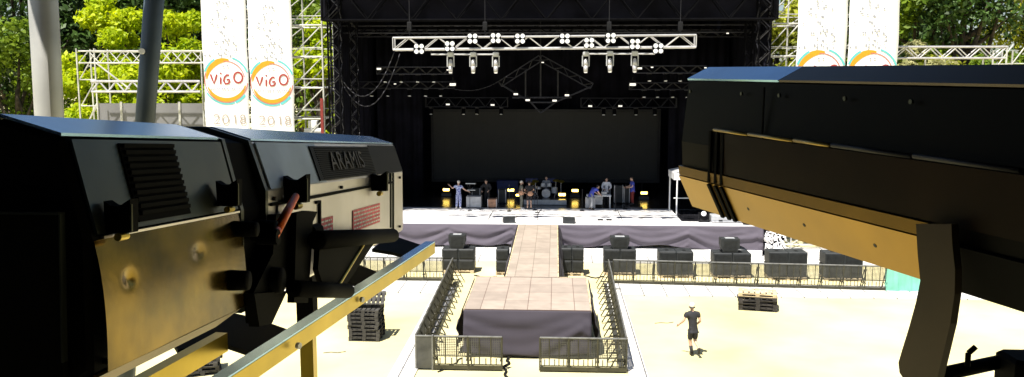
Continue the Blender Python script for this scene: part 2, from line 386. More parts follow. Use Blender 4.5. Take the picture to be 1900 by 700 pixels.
curtain('leg_curtain', 'narrow black curtain hanging just right of the screen', (7.5,57.6,0), (11.2,57,0), 1.6, 12.4, .1, .6, M['drape'], 5)
a, b = at(805,208,60), at(1218,333,60)
led = thing('video_screen', 'wide dark video wall at the back of the stage', 'screen', ((a.x+b.x)/2,60,b.z))
loc(led, MB().box((a.x,59.95,b.z),(b.x,60.15,a.z))).build('panel', M['led'], led)
mb = MB(); mb.box((a.x-.2,59.9,b.z-.25),(b.x+.2,60.2,b.z-.004)); mb.box((a.x-.2,59.9,a.z+.004),(b.x+.2,60.2,a.z+.2)); mb.box((a.x-.2,59.9,b.z-.004),(a.x-.004,60.2,a.z+.004)); mb.box((b.x+.004,59.9,b.z-.004),(b.x+.2,60.2,a.z+.004))
loc(led, mb).build('frame', M['blackmetal'], led)
mb = MB()
for x in (a.x+1, (a.x+b.x)/2, b.x-1): mb.tube((x,60.1,SZ),(x,60.1,b.z),.06)
loc(led, mb).build('stand_leg', M['blackmetal'], led)

# lit front truss
A, B = at(731,81.5,46.0), at(1290,76.5,46.0)
truss('lighting_truss', 'bright aluminium lighting truss hanging in the sun before the stage', 'truss', (A.x,46,A.z), (B.x,46,B.z), .6, .62, .045, .78, M['alu'], None, r2=.065, sides=False)
# chain hoists hold it
for i, px in enumerate((760, 900, 1130, 1262)):
    p = at(px, 66, 46.0)
    h = thing('chain_hoist', 'dark chain hoist above the white truss, '+fromleft(i,4), 'hoist', (p.x,46,p.z), 0, 'hoists of the white truss')
    MB().cbox((-.12,-.1,.25),(.12,.1,.7)).build('motor', M['blackmetal'], h); MB().tube((0,0,.0),(0,0,3.6),.02).build('chain', M['trussgrey'], h); MB().tube((0,0,.1),(0,0,.26),.05).build('hook', M['trussgrey'], h)
# hanging bars below the truss
for i,(xa,xb,yy) in enumerate(((800,918,101),(1090,1215,100))):
    pa, pb = at(xa,yy,46), at(xb,yy,46)
    t = thing('light_bar', ('left' if i==0 else 'right')+' pipe slung below the white truss', 'pipe', (pa.x,46,pa.z), 0, 'pipes under the white truss')
    MB().tube((0,0,0),(pb.x-pa.x,0,pb.z-pa.z),.045).build('pipe', M['alu'], t)
    for k in range(4): x=(pb.x-pa.x)*k/3; MB().tube((x,0,0),(x,0,.3),.03).build('clamp', M['trussgrey'], t)
def moving_head():
    r = thing('moving_head', 'x', 'stage light', (0,0,0), 0, 'moving lights below the white truss')
    MB().cbox((-.16,-.14,-.16),(.16,.14,0),.03).build('base', M['case'], r)
    mb = MB(); mb.cbox((-.2,-.06,-.62),(-.14,.06,-.14),.015); mb.cbox((.14,-.06,-.62),(.2,.06,-.14),.015); mb.box((-.14,-.06,-.2),(.14,.06,-.162)); mb.build('yoke', M['case'], r)
    h = MB(); h.tube((0,0,-.35),(0,-.03,-.6),.1,10,.125); h.tube((0,-.03,-.6),(0,-.06,-.86),.125,10,.105); h.tube((0,0,-.35),(0,.01,-.3),.1,10,.05); hd = h.build('head', M['alu'], r, True)
    MB().tube((0,-.06,-.86),(0,-.062,-.875),.09,10).build('lens', M['lens'], hd)
    return r
mh = moving_head(); pos = [(836,97),(878,97),(920,97),(1087,96),(1132,95),(1178,95)]
for i,(x,y) in enumerate(pos):
    p = at(x,y,45.85); lb = 'pale moving light hanging under the white truss, '+fromleft(i,6)
    if i == 0: mh.location = p; mh['label'] = lb
    else: dup(mh, p, 0, lb)
    (mh if i == 0 else [o for o in col.objects if o.get('label')==lb][0]).scale = (1.0,1.1,1.25)
def blinder():
    r = thing('blinder_light', 'x', 'stage light', (0,0,0), 0, 'four lamp blinders on the white truss')
    MB().cbox((-.2,-.05,-.2),(.2,.08,.2),.03).build('housing', M['trussblack'], r)
    for i in (-1,1):
        for j in (-1,1): MB().tube((i*.1,-.09,j*.1),(i*.1,-.045,j*.1),.088,12,.06).build('lamp', M['lenscold'], r, False)
    MB().box((-.23,-.02,-.08),(-.203,.06,.08)).build('bracket', M['trussgrey'], r)
    return r
bl = blinder(); pos = [(778,91),(835,86),(877,72),(920,71),(965,72),(1048,72),(1093,80),(1133,71),(1178,82),(1221,90)]
for i,(x,y) in enumerate(pos):
    p = at(x,y,45.45); lb = 'square four lamp blinder clamped on the white truss, '+fromleft(i,10)
    if i == 0: bl.location = p; bl['label'] = lb
    else: dup(bl, p, 0, lb, None, (1.35,1.2,1.35))
bl.scale = (1.35,1.2,1.35)
# small lamps on the rear trusses
def par():
    r = thing('stage_lamp', 'x', 'stage light', (0,0,0), 0, 'small lit lamps among the dark trusses')
    MB().tube((0,.0,0),(0,.3,.03),.13,8,.09).build('can', M['blackmetal'], r)
    MB().cbox((-.17,-.014,-.07),(.17,-.002,.07),.004).build('lens', M['lens'], r)
    mb = MB(); mb.path([(-.15,.1,0),(-.15,.1,.2),(.15,.1,.2),(.15,.1,0)], .02); mb.tube((0,.1,.2),(0,.1,.4),.02); mb.build('bracket', M['blackmetal'], r)
    return r
pr = par()
lamps = [(703,128,50,'above the cable loop at the left'),(840,157,53,'at the right end of the left middle truss'),(831,130,50,'at the right end of the upper left truss'),(831,194,57,'on the lower left truss toward its left end'),(914,195,57,'on the lower left truss toward its right end'),
 (957,175,52,'upper left of the four under the centre ring'),(979,186,52,'lower left of the four under the centre ring'),(1029,187,52,'lower right of the four under the centre ring'),(1052,177,52,'upper right of the four under the centre ring'),
 (1095,197,57,'on the lower right truss toward its left end'),(1151,197,57,'on the lower right truss toward its right end'),(1174,157,53,'at the left end of the right middle truss'),(1187,127,50,'at the left end of the upper right truss'),(1210,125,50,'just right of the one at the upper right truss end'),(1309,126,50,'at the far right end of the upper right truss'),
 (1350,62,49,'high in the top right corner under the roof'),(733,156,53,'at the left end of the left middle truss'),(1007,116,52,'at the peak of the gabled centre truss')]
LS = []
for i,(x,y,Y,t) in enumerate(lamps):
    p = at(x,y,Y-.35); lb = 'small glowing lamp '+t
    k = .75 if i not in (1,11) else 1.1; k = .42 if i in (2,13,14,15,16,17) else k
    if i == 0: pr.location = p; pr['label'] = lb; pr.scale = (k,k,k)
    else: dup(pr, p, 0, lb, None, (k,k,k))
def dim_truss(label, x0, x1, y, Y, hgt=.4):
    p, q = at(x0,y,Y), at(x1,y,Y)
    return truss('rear_truss', label, 'truss', (p.x,Y,p.z), (q.x,Y,q.z), .4, hgt, .03, .5, M['trussgrey'], 'dark trusses hung inside the stage')
dim_truss('dark truss on the left, highest of its side', 700, 838, 131, 50)
dim_truss('dark truss on the left, middle of its side', 640, 842, 158, 53)
dim_truss('dark truss on the left, lowest, over the screen', 790, 942, 190, 57, .6)
dim_truss('dark truss on the right, highest of its side', 1178, 1310, 129, 50)
dim_truss('dark truss on the right, middle of its side', 1168, 1330, 160, 53)
dim_truss('dark truss on the right, lowest, over the screen', 1078, 1255, 191, 57, .6)
dim_truss('long dark truss high behind the white truss', 620, 1400, 62, 52.5)
# gabled ring in the middle
ct = thing('centre_truss', 'gable shaped black truss frame hanging at the stage centre', 'truss', at(1003,150,52))
L0 = ct.location.copy()
def P52(x, y): return at(x,y,52)-L0
for (x0,y0,x1,y1) in ((1003,108,928,156),(1003,108,1098,160)):
    truss_mesh(ct, P52(x0,y0), P52(x1,y1), .35, .35, .03, .5, M['trussgrey'])
mb = MB()
for (x0,y0,x1,y1) in ((928,156,985,190),(1098,160,1030,190),(985,190,1030,190),(985,190,1003,210),(1030,190,1003,210),(1003,110,1003,180),(950,181,1060,181),(975,130,975,180),(1035,130,1035,180)): mb.tube(P52(x0,y0),P52(x1,y1),.05)
mb.build('ring_frame', M['trussgrey'], ct)
MB().tube(P52(1003,108),P52(1003,108)+Vector((0,0,3.5)),.02).build('cable', M['trussgrey'], ct)
# hanging fixtures (unlit) on dark trusses
fx = thing('dark_fixture', 'x', 'stage light', (0,0,0), 0, 'unlit lamps hung from the dark trusses')
MB().cbox((-.14,-.12,-.12),(.14,.12,0),.02).build('base', M['trussgrey'], fx); MB().tube((0,0,-.16),(0,-.12,-.5),.12,8,.14).build('head', M['trussblack'], fx)
MB().tube((0,-.12,-.5),(0,-.123,-.512),.1,8).build('lens', M['lenscold'], fx)
FX = [(s, x, y, Y, t) for s,xs,y,Y,t in (('left',(715,745,775,805),136,50,'upper left truss'),('right',(1205,1235,1262,1288),134,50,'upper right truss'),('left',(660,690,720,760,790,818),163,53,'middle left truss'),('right',(1195,1220,1248,1275),165,53,'middle right truss'),('left',(800,860,885,930),198,57,'lower left truss'),('right',(1120,1140,1180,1215),199,57,'lower right truss')) for x in xs]
cnt = {}
for i,(s,x,y,Y,t) in enumerate(FX):
    cnt[t] = cnt.get(t,0)+1; n = sum(1 for f in FX if f[4]==t); k = cnt[t]-1
    lb = 'unlit lamp under the '+t+' of the stage, '+fromleft(k,n)
    p = at(x,y,Y)
    if i == 0: fx.location = p; fx['label'] = lb
    else: dup(fx, p, 0, lb)
# sagging cables
def cable(label, pts, Y, sag, m, r=.03):
    mb = MB(); P = [at(x,y,Y) for x,y in pts]; o0 = P[0].copy(); Q = []
    for a,b in zip(P,P[1:]):
        for k in range(13):
            u = k/12; Q.append(a.lerp(b,u)-Vector((0,0,sag*4*u*(1-u)))-o0)
    mb.path(Q, r, 5); o = mb.build('hanging_cable', m, None, True); o.location = o0
    return tag(o, label, 'cable', 'cables hung under the roof')
cable('thick cable sagging from the left tower up to the white truss', [(636,150),(733,92)], 47.5, 1.6, M['trussgrey'])
cable('second cable looping a little lower left of the white truss', [(628,140),(742,100)], 48.2, 2.3, M['trussgrey'])
cable('thin cable dropping across the dark left middle truss', [(842,165),(935,145)], 51, .35, M['trussgrey'], .02)

# ------------------------------------------------------------------ lamps on the stage floor
def floor_lamp():
    r = thing('floor_light', 'x', 'stage light', (0,0,0), 0, 'warm lit lamps on the stage floor')
    MB().cbox((-.3,-.02,.12),(.3,.2,.42),.04).build('housing', M['blackmetal'], r)
    MB().cbox((-.26,-.035,.17),(.26,-.022,.37),.005).build('lens', M['warm'], r)
    mb = MB(); mb.beam((-.32,.08,0),(-.32,.08,.3),.03,.05,(0,1,0)); mb.beam((.32,.08,0),(.32,.08,.3),.03,.05,(0,1,0)); mb.box((-.32,.02,0),(.32,.14,.03)); mb.build('bracket', M['blackmetal'], r)
    return r
fl = floor_lamp()
FL = [(828,356,57.5,'far left behind the man in patterned overalls'),(948,358,57.5,'beside the pale haired musician, left of the drums'),(1067,358,57.5,'right of the drum riser, before the dark screen'),(1195,361,56.5,'far right, beside the man in blue'),(1043,369,54.9,'on the right edge of the drum riser'),(962,367,54.9,'small, low at the left of the drum riser')]
for i,(x,y,Y,t) in enumerate(FL):
    p = at(x,y,Y); p.z = SZ if i < 4 else SZ+.32; lb = 'warm glowing lamp on the stage floor, '+t; k = .8 if i < 5 else .6
    p.z += .25 if i<4 else 0
    if i == 0: fl.location = p; fl['label'] = lb
    else: dup(fl, p, 0, lb, None, (k,k,k))
fl.scale = (.8,.8,.8)
# short black box under each raised lamp
for i,(x,y,Y,t) in enumerate(FL[:4]):
    p = at(x,y,Y); o = MB().cbox((-.35,-.05,0),(.35,.3,.248),.02).build('lamp_plinth', M['stageblack']); o.location = (p.x,p.y,SZ)
    tag(o, 'low black box under the glowing lamp, '+t, 'box', 'boxes under the floor lamps')

# ------------------------------------------------------------------ people
def skin_mesh(verts, edges, radii, sub=2):
    me = bpy.data.meshes.new('tmp'); me.from_pydata([tuple(v) for v in verts], edges, []); o = bpy.data.objects.new('tmp', me); col.objects.link(o)
    md = o.modifiers.new('s','SKIN'); md.use_smooth_shade = True; md.branch_smoothing = .5
    if not me.skin_vertices: me.skin_vertices.new()
    sv = me.skin_vertices[0].data
    for i, r in enumerate(radii):
        sv[i].radius = r if isinstance(r, tuple) else (r, r)
        sv[i].use_root = (i == 0)
    o.modifiers.new('ss','SUBSURF').levels = sub; o.modifiers['ss'].render_levels = sub
    dg = bpy.context.evaluated_depsgraph_get(); ev = o.evaluated_get(dg); m2 = ev.to_mesh()
    vs = [tuple(v.co) for v in m2.vertices]; fs = [tuple(p.vertices) for p in m2.polygons]
    ev.to_mesh_clear(); bpy.data.objects.remove(o); bpy.data.meshes.remove(me)
    return vs, fs
BASE = dict(pel=(0,0,.95), sp=(0,.0,1.15), ch=(0,0,1.36), nk=(0,.01,1.50), hd=(0,.03,1.63),
  shL=(-.19,0,1.42), elL=(-.26,-.02,1.13), wrL=(-.25,.10,.88), shR=(.19,0,1.42), elR=(.26,-.02,1.13), wrR=(.25,.10,.88),
  hpL=(-.09,0,.92), knL=(-.10,.02,.50), anL=(-.11,-.02,.09), toL=(-.12,.14,.035), hpR=(.09,0,.92), knR=(.10,.02,.50), anR=(.11,-.02,.09), toR=(.12,.14,.035))
def person(label, loc_, rotz, pose, shirt, trousers, shoes, hair, short_sleeve=True, shorts=False, cap=None, scale=1., group=None):
    J = {k: Vector(v) for k, v in {**BASE, **pose}.items()}
    root = thing('person', label, 'person', loc_, rotz, group); root.scale = (scale,)*3
    names = ['pel','sp','ch','nk','shL','elL','wrL','shR','elR','wrR','hpL','knL','anL','toL','hpR','knR','anR','toR']
    rad = dict(pel=.11, sp=.10, ch=.11, nk=.05, shL=.05, elL=.045, wrL=.028, shR=.05, elR=.045, wrR=.028, hpL=.09, knL=.06, anL=.038, toL=.03, hpR=.09, knR=.06, anR=.038, toR=.03)
    ed = [('pel','sp'),('sp','ch'),('ch','nk'),('ch','shL'),('shL','elL'),('elL','wrL'),('ch','shR'),('shR','elR'),('elR','wrR'),('pel','hpL'),('hpL','knL'),('knL','anL'),('anL','toL'),('pel','hpR'),('hpR','knR'),('knR','anR'),('anR','toR')]
    def mk(nm, ed_, rf, extra={}):
        P = [extra.get(n, J.get(n)) for n in nm]; E = [(nm.index(a), nm.index(b)) for a,b in ed_]
        return skin_mesh(P, E, [rf(n) for n in nm])
    vs, fs = mk(names, ed, lambda n: rad[n])
    mb = MB().add(vs, fs)
    # neck, head with face
    hd = J['hd']; mb.tube(J['nk']-Vector((0,0,.04)), hd-Vector((0,.02,.06)), .055, 10, .05)
    mb.ellip(hd, (.075,.095,.115), 14, 10); mb.ellip(hd+Vector((0,.03,-.06)), (.055,.065,.06), 10, 8)
    mb.add([hd+Vector(v) for v in ((-.012,.088,.02),(.012,.088,.02),(.018,.095,-.03),(-.018,.095,-.03),(0,.122,-.025))], [(0,1,4),(1,2,4),(2,3,4),(3,0,4)])
    for s in (-1,1):
        mb.ellip(hd+Vector((s*.078,-.005,-.005)), (.012,.022,.032), 6, 6)
        mb.ellip(hd+Vector((s*.03,.085,.012)), (.014,.01,.008), 6, 6)
    mb.ellip(hd+Vector((0,.088,-.055)), (.025,.01,.007), 6, 6)
    # hands with five fingers
    for s, e, wr in ((-1,'elL','wrL'),(1,'elR','wrR')):
        d = (J[wr]-J[e]).normalized(); sd = d.cross(Vector((0,0,1)) if abs(d.z) < .8 else Vector((1,0,0))).normalized(); nn = sd.cross(d)
        palm = J[wr]+d*.045
        mb.tube(J[wr]-d*.01, J[wr]+d*.09, .027, 8, .036)
        for k, ln in enumerate((.062,.074,.07,.055)):
            b0 = J[wr]+d*.085+sd*((k-1.5)*.02); b1 = b0+d*(ln*.55)-nn*.006; b2 = b1+d*(ln*.4)-nn*.022
            mb.tube(b0, b1, .0095, 5, .0085); mb.tube(b1, b2, .0085, 5, .006)
        t0 = palm+sd*(-.03*s); t1 = t0+d*.035+sd*(-.025*s); t2 = t1+d*.028; mb.tube(t0,t1,.012,5,.01); mb.tube(t1,t2,.01,5,.007)
    mb.build('body', M['skin'], root, True)
    # shirt
    sn = ['pel','sp','ch','shL','mL','shR','mR','nk2','lo']; fr = .62 if short_sleeve else 1.0
    ex = dict(lo=J['pel']-Vector((0,0,.09)), pel=J['pel']+Vector((0,0,.03)), nk2=J['ch'].lerp(J['nk'],.85), mL=J['shL'].lerp(J['elL'],fr), mR=J['shR'].lerp(J['elR'],fr))
    se = [('pel','lo'),('pel','sp'),('sp','ch'),('ch','shL'),('shL','mL'),('ch','shR'),('shR','mR'),('ch','nk2')]
    if not short_sleeve:
        sn += ['cL','cR']; ex['cL'] = J['elL'].lerp(J['wrL'],.92); ex['cR'] = J['elR'].lerp(J['wrR'],.92); se += [('mL','cL'),('mR','cR')]
    sr = dict(lo=.15, pel=.152, sp=.145, ch=.16, shL=.10, mL=.078, shR=.10, mR=.078, nk2=.072, cL=.045, cR=.045)
    MB().add(*mk(sn, se, lambda n: sr[n], ex)).build('shirt', shirt, root, True)
    tn = ['pel','hpL','knL','hpR','knR','wst']; te = [('pel','wst'),('pel','hpL'),('hpL','knL'),('pel','hpR'),('hpR','knR')]; tr = dict(wst=.135,pel=.145,hpL=.115,knL=.088,hpR=.115,knR=.088,aL=.07,aR=.07); ex = dict(wst=J['pel'].lerp(J['sp'],.6))
    if shorts:
        ex['knL'] = J['knL']+Vector((0,0,.02)); ex['knR'] = J['knR']+Vector((0,0,.02))
    else:
        tn += ['aL','aR']; te += [('knL','aL'),('knR','aR')]; ex['aL'] = J['knL'].lerp(J['anL'],.93); ex['aR'] = J['knR'].lerp(J['anR'],.93)
    MB().add(*mk(tn, te, lambda n: tr[n], ex)).build('trousers', trousers, root, True)
    for a,b,k in (('anL','toL','knL'),('anR','toR','knR')):
        d = (J[b]-J[a]); mb = MB(); back = J[a]-Vector((d.x,d.y,d.z)).normalized()*.05
        v, f = skin_mesh([J[a].lerp(J[k],.06), J[a]+(J[b]-J[a])*.12, J[b]+(J[b]-J[a]).normalized()*.05, back+Vector((0,0,-.02))], [(0,1),(1,2),(1,3)], [.05,.055,.04,.042])
        mb.add(v, f).build('shoe', shoes, root, True)
    mb = MB(); mb.ellip(hd+Vector((0,-.018,.03)), (.086,.098,.102), 14, 10)
    mb.build('cap' if cap else 'hair', cap or hair, root, True)
    return root, J
def onstage(px, py): return gz(px, py, SZ)
cl = lambda n, c, v=.15: mat('cloth_'+n, c, .85, var=v, scale=8)
blk = cl('black', (.018,.018,.022)); navy = cl('navy', (.025,.03,.05)); blue = cl('blue', (.05,.07,.42)); pale = cl('pale', (.62,.63,.68)); olive = cl('olive', (.16,.16,.13)); grey_ = cl('grey', (.25,.26,.28)); teal = cl('teal', (.03,.16,.17)); shoeb = cl('shoe', (.03,.028,.026)); shoew = cl('shoew', (.7,.68,.66)); red_ = cl('red', (.20,.025,.02))
patt = mat('cloth_pattern', (.55,.60,.72), .85, var=.1, scale=14, c2=(.04,.06,.35), detail=2)
hairw = cl('hairw', (.68,.63,.55)); haird = M['hairdark']
# walker, seen from behind
p = gz(1284, 661, 0)
wk, WJ = person('man in black shirt and shorts walking away over the pale sand', (p.x,p.y,0), R_(8),
   dict(pel=(.02,0,.93), sp=(0,.03,1.15), ch=(-.01,.06,1.36), nk=(-.01,.09,1.50), hd=(-.01,.12,1.62), shL=(-.2,.06,1.40), elL=(-.31,.02,1.16), wrL=(-.39,.16,1.03), shR=(.18,.05,1.41), elR=(.24,.0,1.15), wrR=(.20,.2,1.0),
        hpL=(-.07,0,.90), knL=(-.06,.07,.49), anL=(0,0,.085), toL=(.0,.16,.035), hpR=(.10,0,.90), knR=(.09,.04,.50), anR=(.14,-.30,.34), toR=(.15,-.22,.17)),
   blk, blk, shoeb, hairw, True, True, cap=hairw, scale=1.08)
hd = WJ['hd']; mb = MB()
ring = [hd+Vector((.089*math.cos(t), -.01+.1*math.sin(t), -.028)) for t in np.linspace(0, 2*math.pi, 17)]
mb.path(ring, .016, 6); mb.build('cap_band', blk, wk, True)
mb = MB()
mb.tube(WJ['anL']+Vector((0,0,.0)), WJ['anL'].lerp(WJ['knL'],.62), .046, 10, .062); mb.build('sock', blk, wk, True)

p = onstage(851, 388)
person('musician in blue patterned overalls with pale shirt, arms spread, at far left', (p.x,p.y,SZ), R_(-15),
   dict(elL=(-.40,.04,1.25), wrL=(-.62,.1,1.42), elR=(.34,.1,1.2), wrR=(.55,.25,1.08), knL=(-.11,.03,.5), anL=(-.14,-.03,.09), toL=(-.17,.13,.035), hd=(0,.03,1.64)),
   patt, patt, shoew, hairw, True, False, cap=hairw)
bib = None
p = onstage(903, 384)
person('dark dressed musician leaning over keyboards beside a brown case', (p.x,p.y+.4,SZ), R_(170),
   dict(sp=(0,.06,1.14), ch=(0,.16,1.32), nk=(0,.22,1.45), hd=(0,.28,1.56), shL=(-.19,.16,1.38), elL=(-.3,.26,1.14), wrL=(-.22,.5,1.02), shR=(.19,.16,1.38), elR=(.3,.26,1.14), wrR=(.22,.5,1.02)), blk, blk, shoeb, haird, False)
p = onstage(967, 388)
person('pale haired guitarist in olive clothes standing left of the drums', (p.x,p.y,SZ), R_(-80),
   dict(elL=(-.28,.08,1.15), wrL=(-.3,.35,1.2), elR=(.28,.02,1.14), wrR=(.12,.24,1.0)), olive, olive, shoew, hairw, True)
p = onstage(982, 389)
person('bare legged musician in black shorts beside the pale haired guitarist', (p.x,p.y,SZ), R_(10),
   dict(elL=(-.28,.1,1.16), wrL=(-.1,.3,1.1), elR=(.28,.1,1.16), wrR=(.1,.3,1.08)), blk, blk, shoeb, haird, True, True)
p = onstage(1096, 390)
person('man in bright blue shirt bending over a white table', (p.x,p.y,SZ), R_(-60),
   dict(sp=(0,.10,1.12), ch=(0,.28,1.25), nk=(0,.40,1.33), hd=(0,.5,1.40), shL=(-.19,.28,1.30), elL=(-.24,.42,1.05), wrL=(-.16,.6,.92), shR=(.19,.28,1.30), elR=(.24,.42,1.05), wrR=(.16,.6,.92)), blue, grey_, shoeb, haird, True)
p = onstage(1126, 384)
person('seated looking musician in white with dark straps behind the white table', (p.x,p.y+.7,SZ), R_(180),
   dict(elL=(-.28,.1,1.15), wrL=(-.15,.34,1.05), elR=(.28,.1,1.15), wrR=(.15,.34,1.05)), pale, blk, shoeb, haird, False)
p = onstage(1173, 384)
person('man in blue shirt and dark red trousers standing at far right of the band', (p.x,p.y,SZ+.12), R_(100),
   dict(elL=(-.3,.1,1.16), wrL=(-.22,.34,1.12), elR=(.3,.1,1.16), wrR=(.22,.34,1.12), hd=(0,.06,1.64)), blue, red_, shoeb, haird, True)
p = onstage(1173, 386)
o = MB().cbox((-.5,-.4,0),(.6,.5,.118),.02).build('low_riser', M['stageblack']); o.location = (p.x,p.y,SZ); tag(o, 'low black riser under the man in blue at far right', 'riser')
p = onstage(1010, 380)
dr = thing('drum_riser', 'low grey drum riser at the stage centre', 'riser', (p.x,p.y-.1,SZ))
MB().box((-1.3,0,.24),(1.4,2.4,.32)).build('top', M['stageblack'], dr)
MB().box((-1.3,-.03,.02),(1.4,-.003,.322)).build('front_board', M['case'], dr)
dy = p.y+1.1; dx = p.x+.1
person('drummer sitting behind the silver drum kit on the riser', (dx,dy+.75,SZ+.1), R_(180),
   dict(pel=(0,0,.72), sp=(0,.02,.92), ch=(0,.05,1.13), nk=(0,.06,1.27), hd=(0,.09,1.39), shL=(-.19,.04,1.19), elL=(-.3,.12,.95), wrL=(-.24,.4,1.0), shR=(.19,.04,1.19), elR=(.3,.12,.95), wrR=(.24,.4,1.0),
        hpL=(-.1,.03,.70), knL=(-.2,.42,.68), anL=(-.2,.42,.32), toL=(-.21,.56,.26), hpR=(.1,.03,.70), knR=(.2,.42,.68), anR=(.2,.42,.32), toR=(.21,.56,.26)), grey_, blk, shoeb, haird, True)
ds = thing('drum_stool', 'round black stool under the drummer', 'stool', (dx,dy+.78,SZ+.32)); MB().tube((0,0,.38),(0,0,.46),.18,14).build('seat', M['rubber'], ds)
mb = MB()
for k in range(3): mb.tube((0,0,.3),(.22*math.cos(k*2.1),.22*math.sin(k*2.1),0),.015)
mb.tube((0,0,.2),(0,0,.38),.02); mb.build('leg', M['alu'], ds)
dk = thing('drum_kit', 'silver and black drum kit with cymbals on the central riser', 'drum kit', (dx,dy,SZ+.32))
MB().tube((0,-.25,.28),(0,.2,.28),.28,18).build('bass_drum', M['case'], dk)
for x,z in ((-.2,.68),(.2,.68)): MB().tube((x,0,z),(x,.06,z+.2),.15,14).build('tom', M['case'], dk)
MB().tube((.52,.3,.25),(.52,.3,.62),.2,14).build('floor_tom', M['case'], dk)
MB().tube((-.5,.3,.5),(-.5,.3,.64),.17,14).build('snare', M['alu'], dk)
for x,y,z in ((-.7,0,1.05),(.62,-.05,1.1),(-.85,.35,.85),(.95,.3,1.0)):
    c = MB().tube((x,y,z),(x,y-.01,z+.03),.22,16,.03).build('cymbal', M['frame'], dk)
    mb = MB(); mb.tube((x,y,.35),(x,y,z),.016)
    for k in range(3): mb.tube((x,y,.36),(x+.2*math.cos(k*2.1),y+.2*math.sin(k*2.1),0),.012)
    mb.build('stand', M['alu'], c)
for i,(xa,xb) in enumerate(((975,998),(1012,1031))):
    q = at(xa,331,57.5); q2 = at(xb,345,57.5)
    o = MB().cbox((0,0,0),(q2.x-q.x,.06,q.z-SZ-1.0),.02).build('drum_screen', M['blue']); o.location = (q.x,57.5,SZ+1.0)
    sb = MB(); sb.box((.05,0,-1.0),(.1,.05,0)); sb.box((q2.x-q.x-.1,0,-1.0),(q2.x-q.x-.05,.05,0)); sb.build('stand_leg', M['blackmetal'], o)
    tag(o, ('left','right')[i]+' blue screen panel standing behind the drums', 'panel', 'blue panels behind the drums')
q, q2 = at(922,335,59), at(962,350,59)
o = MB().cbox((0,0,0),(q2.x-q.x,.5,q.z-SZ),.03).build('blue_case', M['blue']); o.location = (q.x,58.9,SZ); tag(o, 'dim blue case against the screen left of the drums', 'case')
# gear in front
def case_obj(label, x0, x1, ytop, ybot, m, name='flight_case', cat='flight case', dep=.6):
    b0 = onstage((x0+x1)/2, ybot); a_ = at(x0,ybot,b0.y); c_ = at(x1,ytop,b0.y)
    r = thing(name, label, cat, ((a_.x+c_.x)/2,b0.y,SZ)); hw = (c_.x-a_.x)/2; h = c_.z-SZ
    MB().cbox((-hw,0,.06),(hw,dep,h),.025).build('box', m, r)
    for s in (-1,1):
        MB().box((s*hw-.02,-.012,.05),(s*hw+.02,.02,h+.004)).build('corner_edge', M['alu'], r); MB().box((s*hw-.02,dep-.02,.05),(s*hw+.02,dep+.012,h+.004)).build('corner_edge', M['alu'], r)
    for sx in (-1,1):
        for yy in (.08,dep-.08): MB().tube((sx*(hw-.1)-.02,yy,.04),(sx*(hw-.1)+.02,yy,.04),.04,8).build('wheel', M['rubber'], r)
    return r
case_obj('light grey flight case under the keyboards at the left', 866, 892, 365, 387, M['case'])
case_obj('brown wooden case beside the dark keyboard player', 905, 921, 370, 387, M['brownwood'], 'wooden_case', 'case')
def keyboard(label, x0, x1, y, Y, tilt=0):
    p, q = at(x0,y,Y), at(x1,y,Y); L = q.x-p.x
    r = thing('keyboard', label, 'keyboard', ((p.x+q.x)/2,Y,SZ), 0, 'keyboards on stands'); z = p.z-SZ
    MB().cbox((-L/2,-.16,z-.05),(L/2,.16,z+.05),.02).build('body', M['blackmetal'], r)
    MB().box((-L/2+.05,-.17,z+.0),(L/2-.05,-.162,z+.045)).build('keys', M['white'], r)
    mb = MB(); mb.beam((-L/2+.1,-.1,0),(L/2-.1,-.1,z-.06),.03,.04,(0,1,0)); mb.beam((L/2-.1,.1,0),(-L/2+.1,.1,z-.06),.03,.04,(0,1,0)); mb.build('stand', M['trussgrey'], r)
    return r
keyboard('upper keyboard with white keys at the left of the stage', 863, 884, 341, 53.6)
keyboard('lower keyboard before the patterned overalls', 866, 884, 353, 53.0)
tb = thing('equipment_table', 'white topped table of equipment before the seated musician', 'table', onstage(1112,387))
MB().cbox((-.78,0,.74),(.72,.7,.80),.01).build('table_top', M['white'], tb)
for x in (-.72,.66):
    for y in (.05,.62): MB().tube((x,y,0),(x,y,.74),.025).build('leg', M['white'], tb)
MB().box((-.72,.3,.2),(.2,.32,.72)).build('front_panel', M['case'], tb)
for i,(x,w_,h,nm) in enumerate(((-.35,.5,.12,'mixer'),(.3,.35,.2,'sampler'))):
    o = MB().cbox((-w_/2,0,0),(w_/2,.35,h),.02).build(nm, M['case'] if i else M['blackmetal']); o.location = tb.location+Vector((x,.2,.802))
    tag(o, ('flat black mixer on the left half of the white table','grey sampler box on the right half of the white table')[i], nm)
case_obj('grey equipment box under the left half of the table', 1087, 1104, 367, 388, M['case'], 'equipment_box', 'box', .4)
# amps at the back
for i,(x0,x1,yt) in enumerate(((1140,1156,345),(1158,1168,350),(925,938,352))):
    case_obj(('black amplifier between the white table and the man in blue','short black amplifier close beside the man in blue','black amplifier standing left of the drum riser')[i], x0, x1, yt, 378, M['speaker'], 'amplifier', 'amplifier', .4)
for i,(x0,x1,yt,yb,t) in enumerate(((1118,1132,350,372,'behind the seated looking musician'),(876,890,350,372,'behind the keyboards at the left'))):
    case_obj('dark equipment rack '+t, x0, x1, yt, yb, M['speaker'] if i%2 else M['blackmetal'], 'equipment_rack', 'rack', .4)
def micstand(label, px, py, h=1.5):
    r = thing('mic_stand', label, 'microphone stand', onstage(px,py), 0, 'microphone stands on the stage')
    MB().tube((0,0,.02),(0,0,h),.015).build('pole', M['trussgrey'], r); MB().tube((0,0,0),(0,0,.025),.14,12).build('base', M['rubber'], r)
    m_ = MB().tube((0,0,h),(0,-.12,h+.08),.02,8,.028).build('microphone', M['blackmetal'], r); MB().ellip((0,-.13,h+.09),(.035,.035,.035),8,6).build('head', M['trussgrey'], m_)
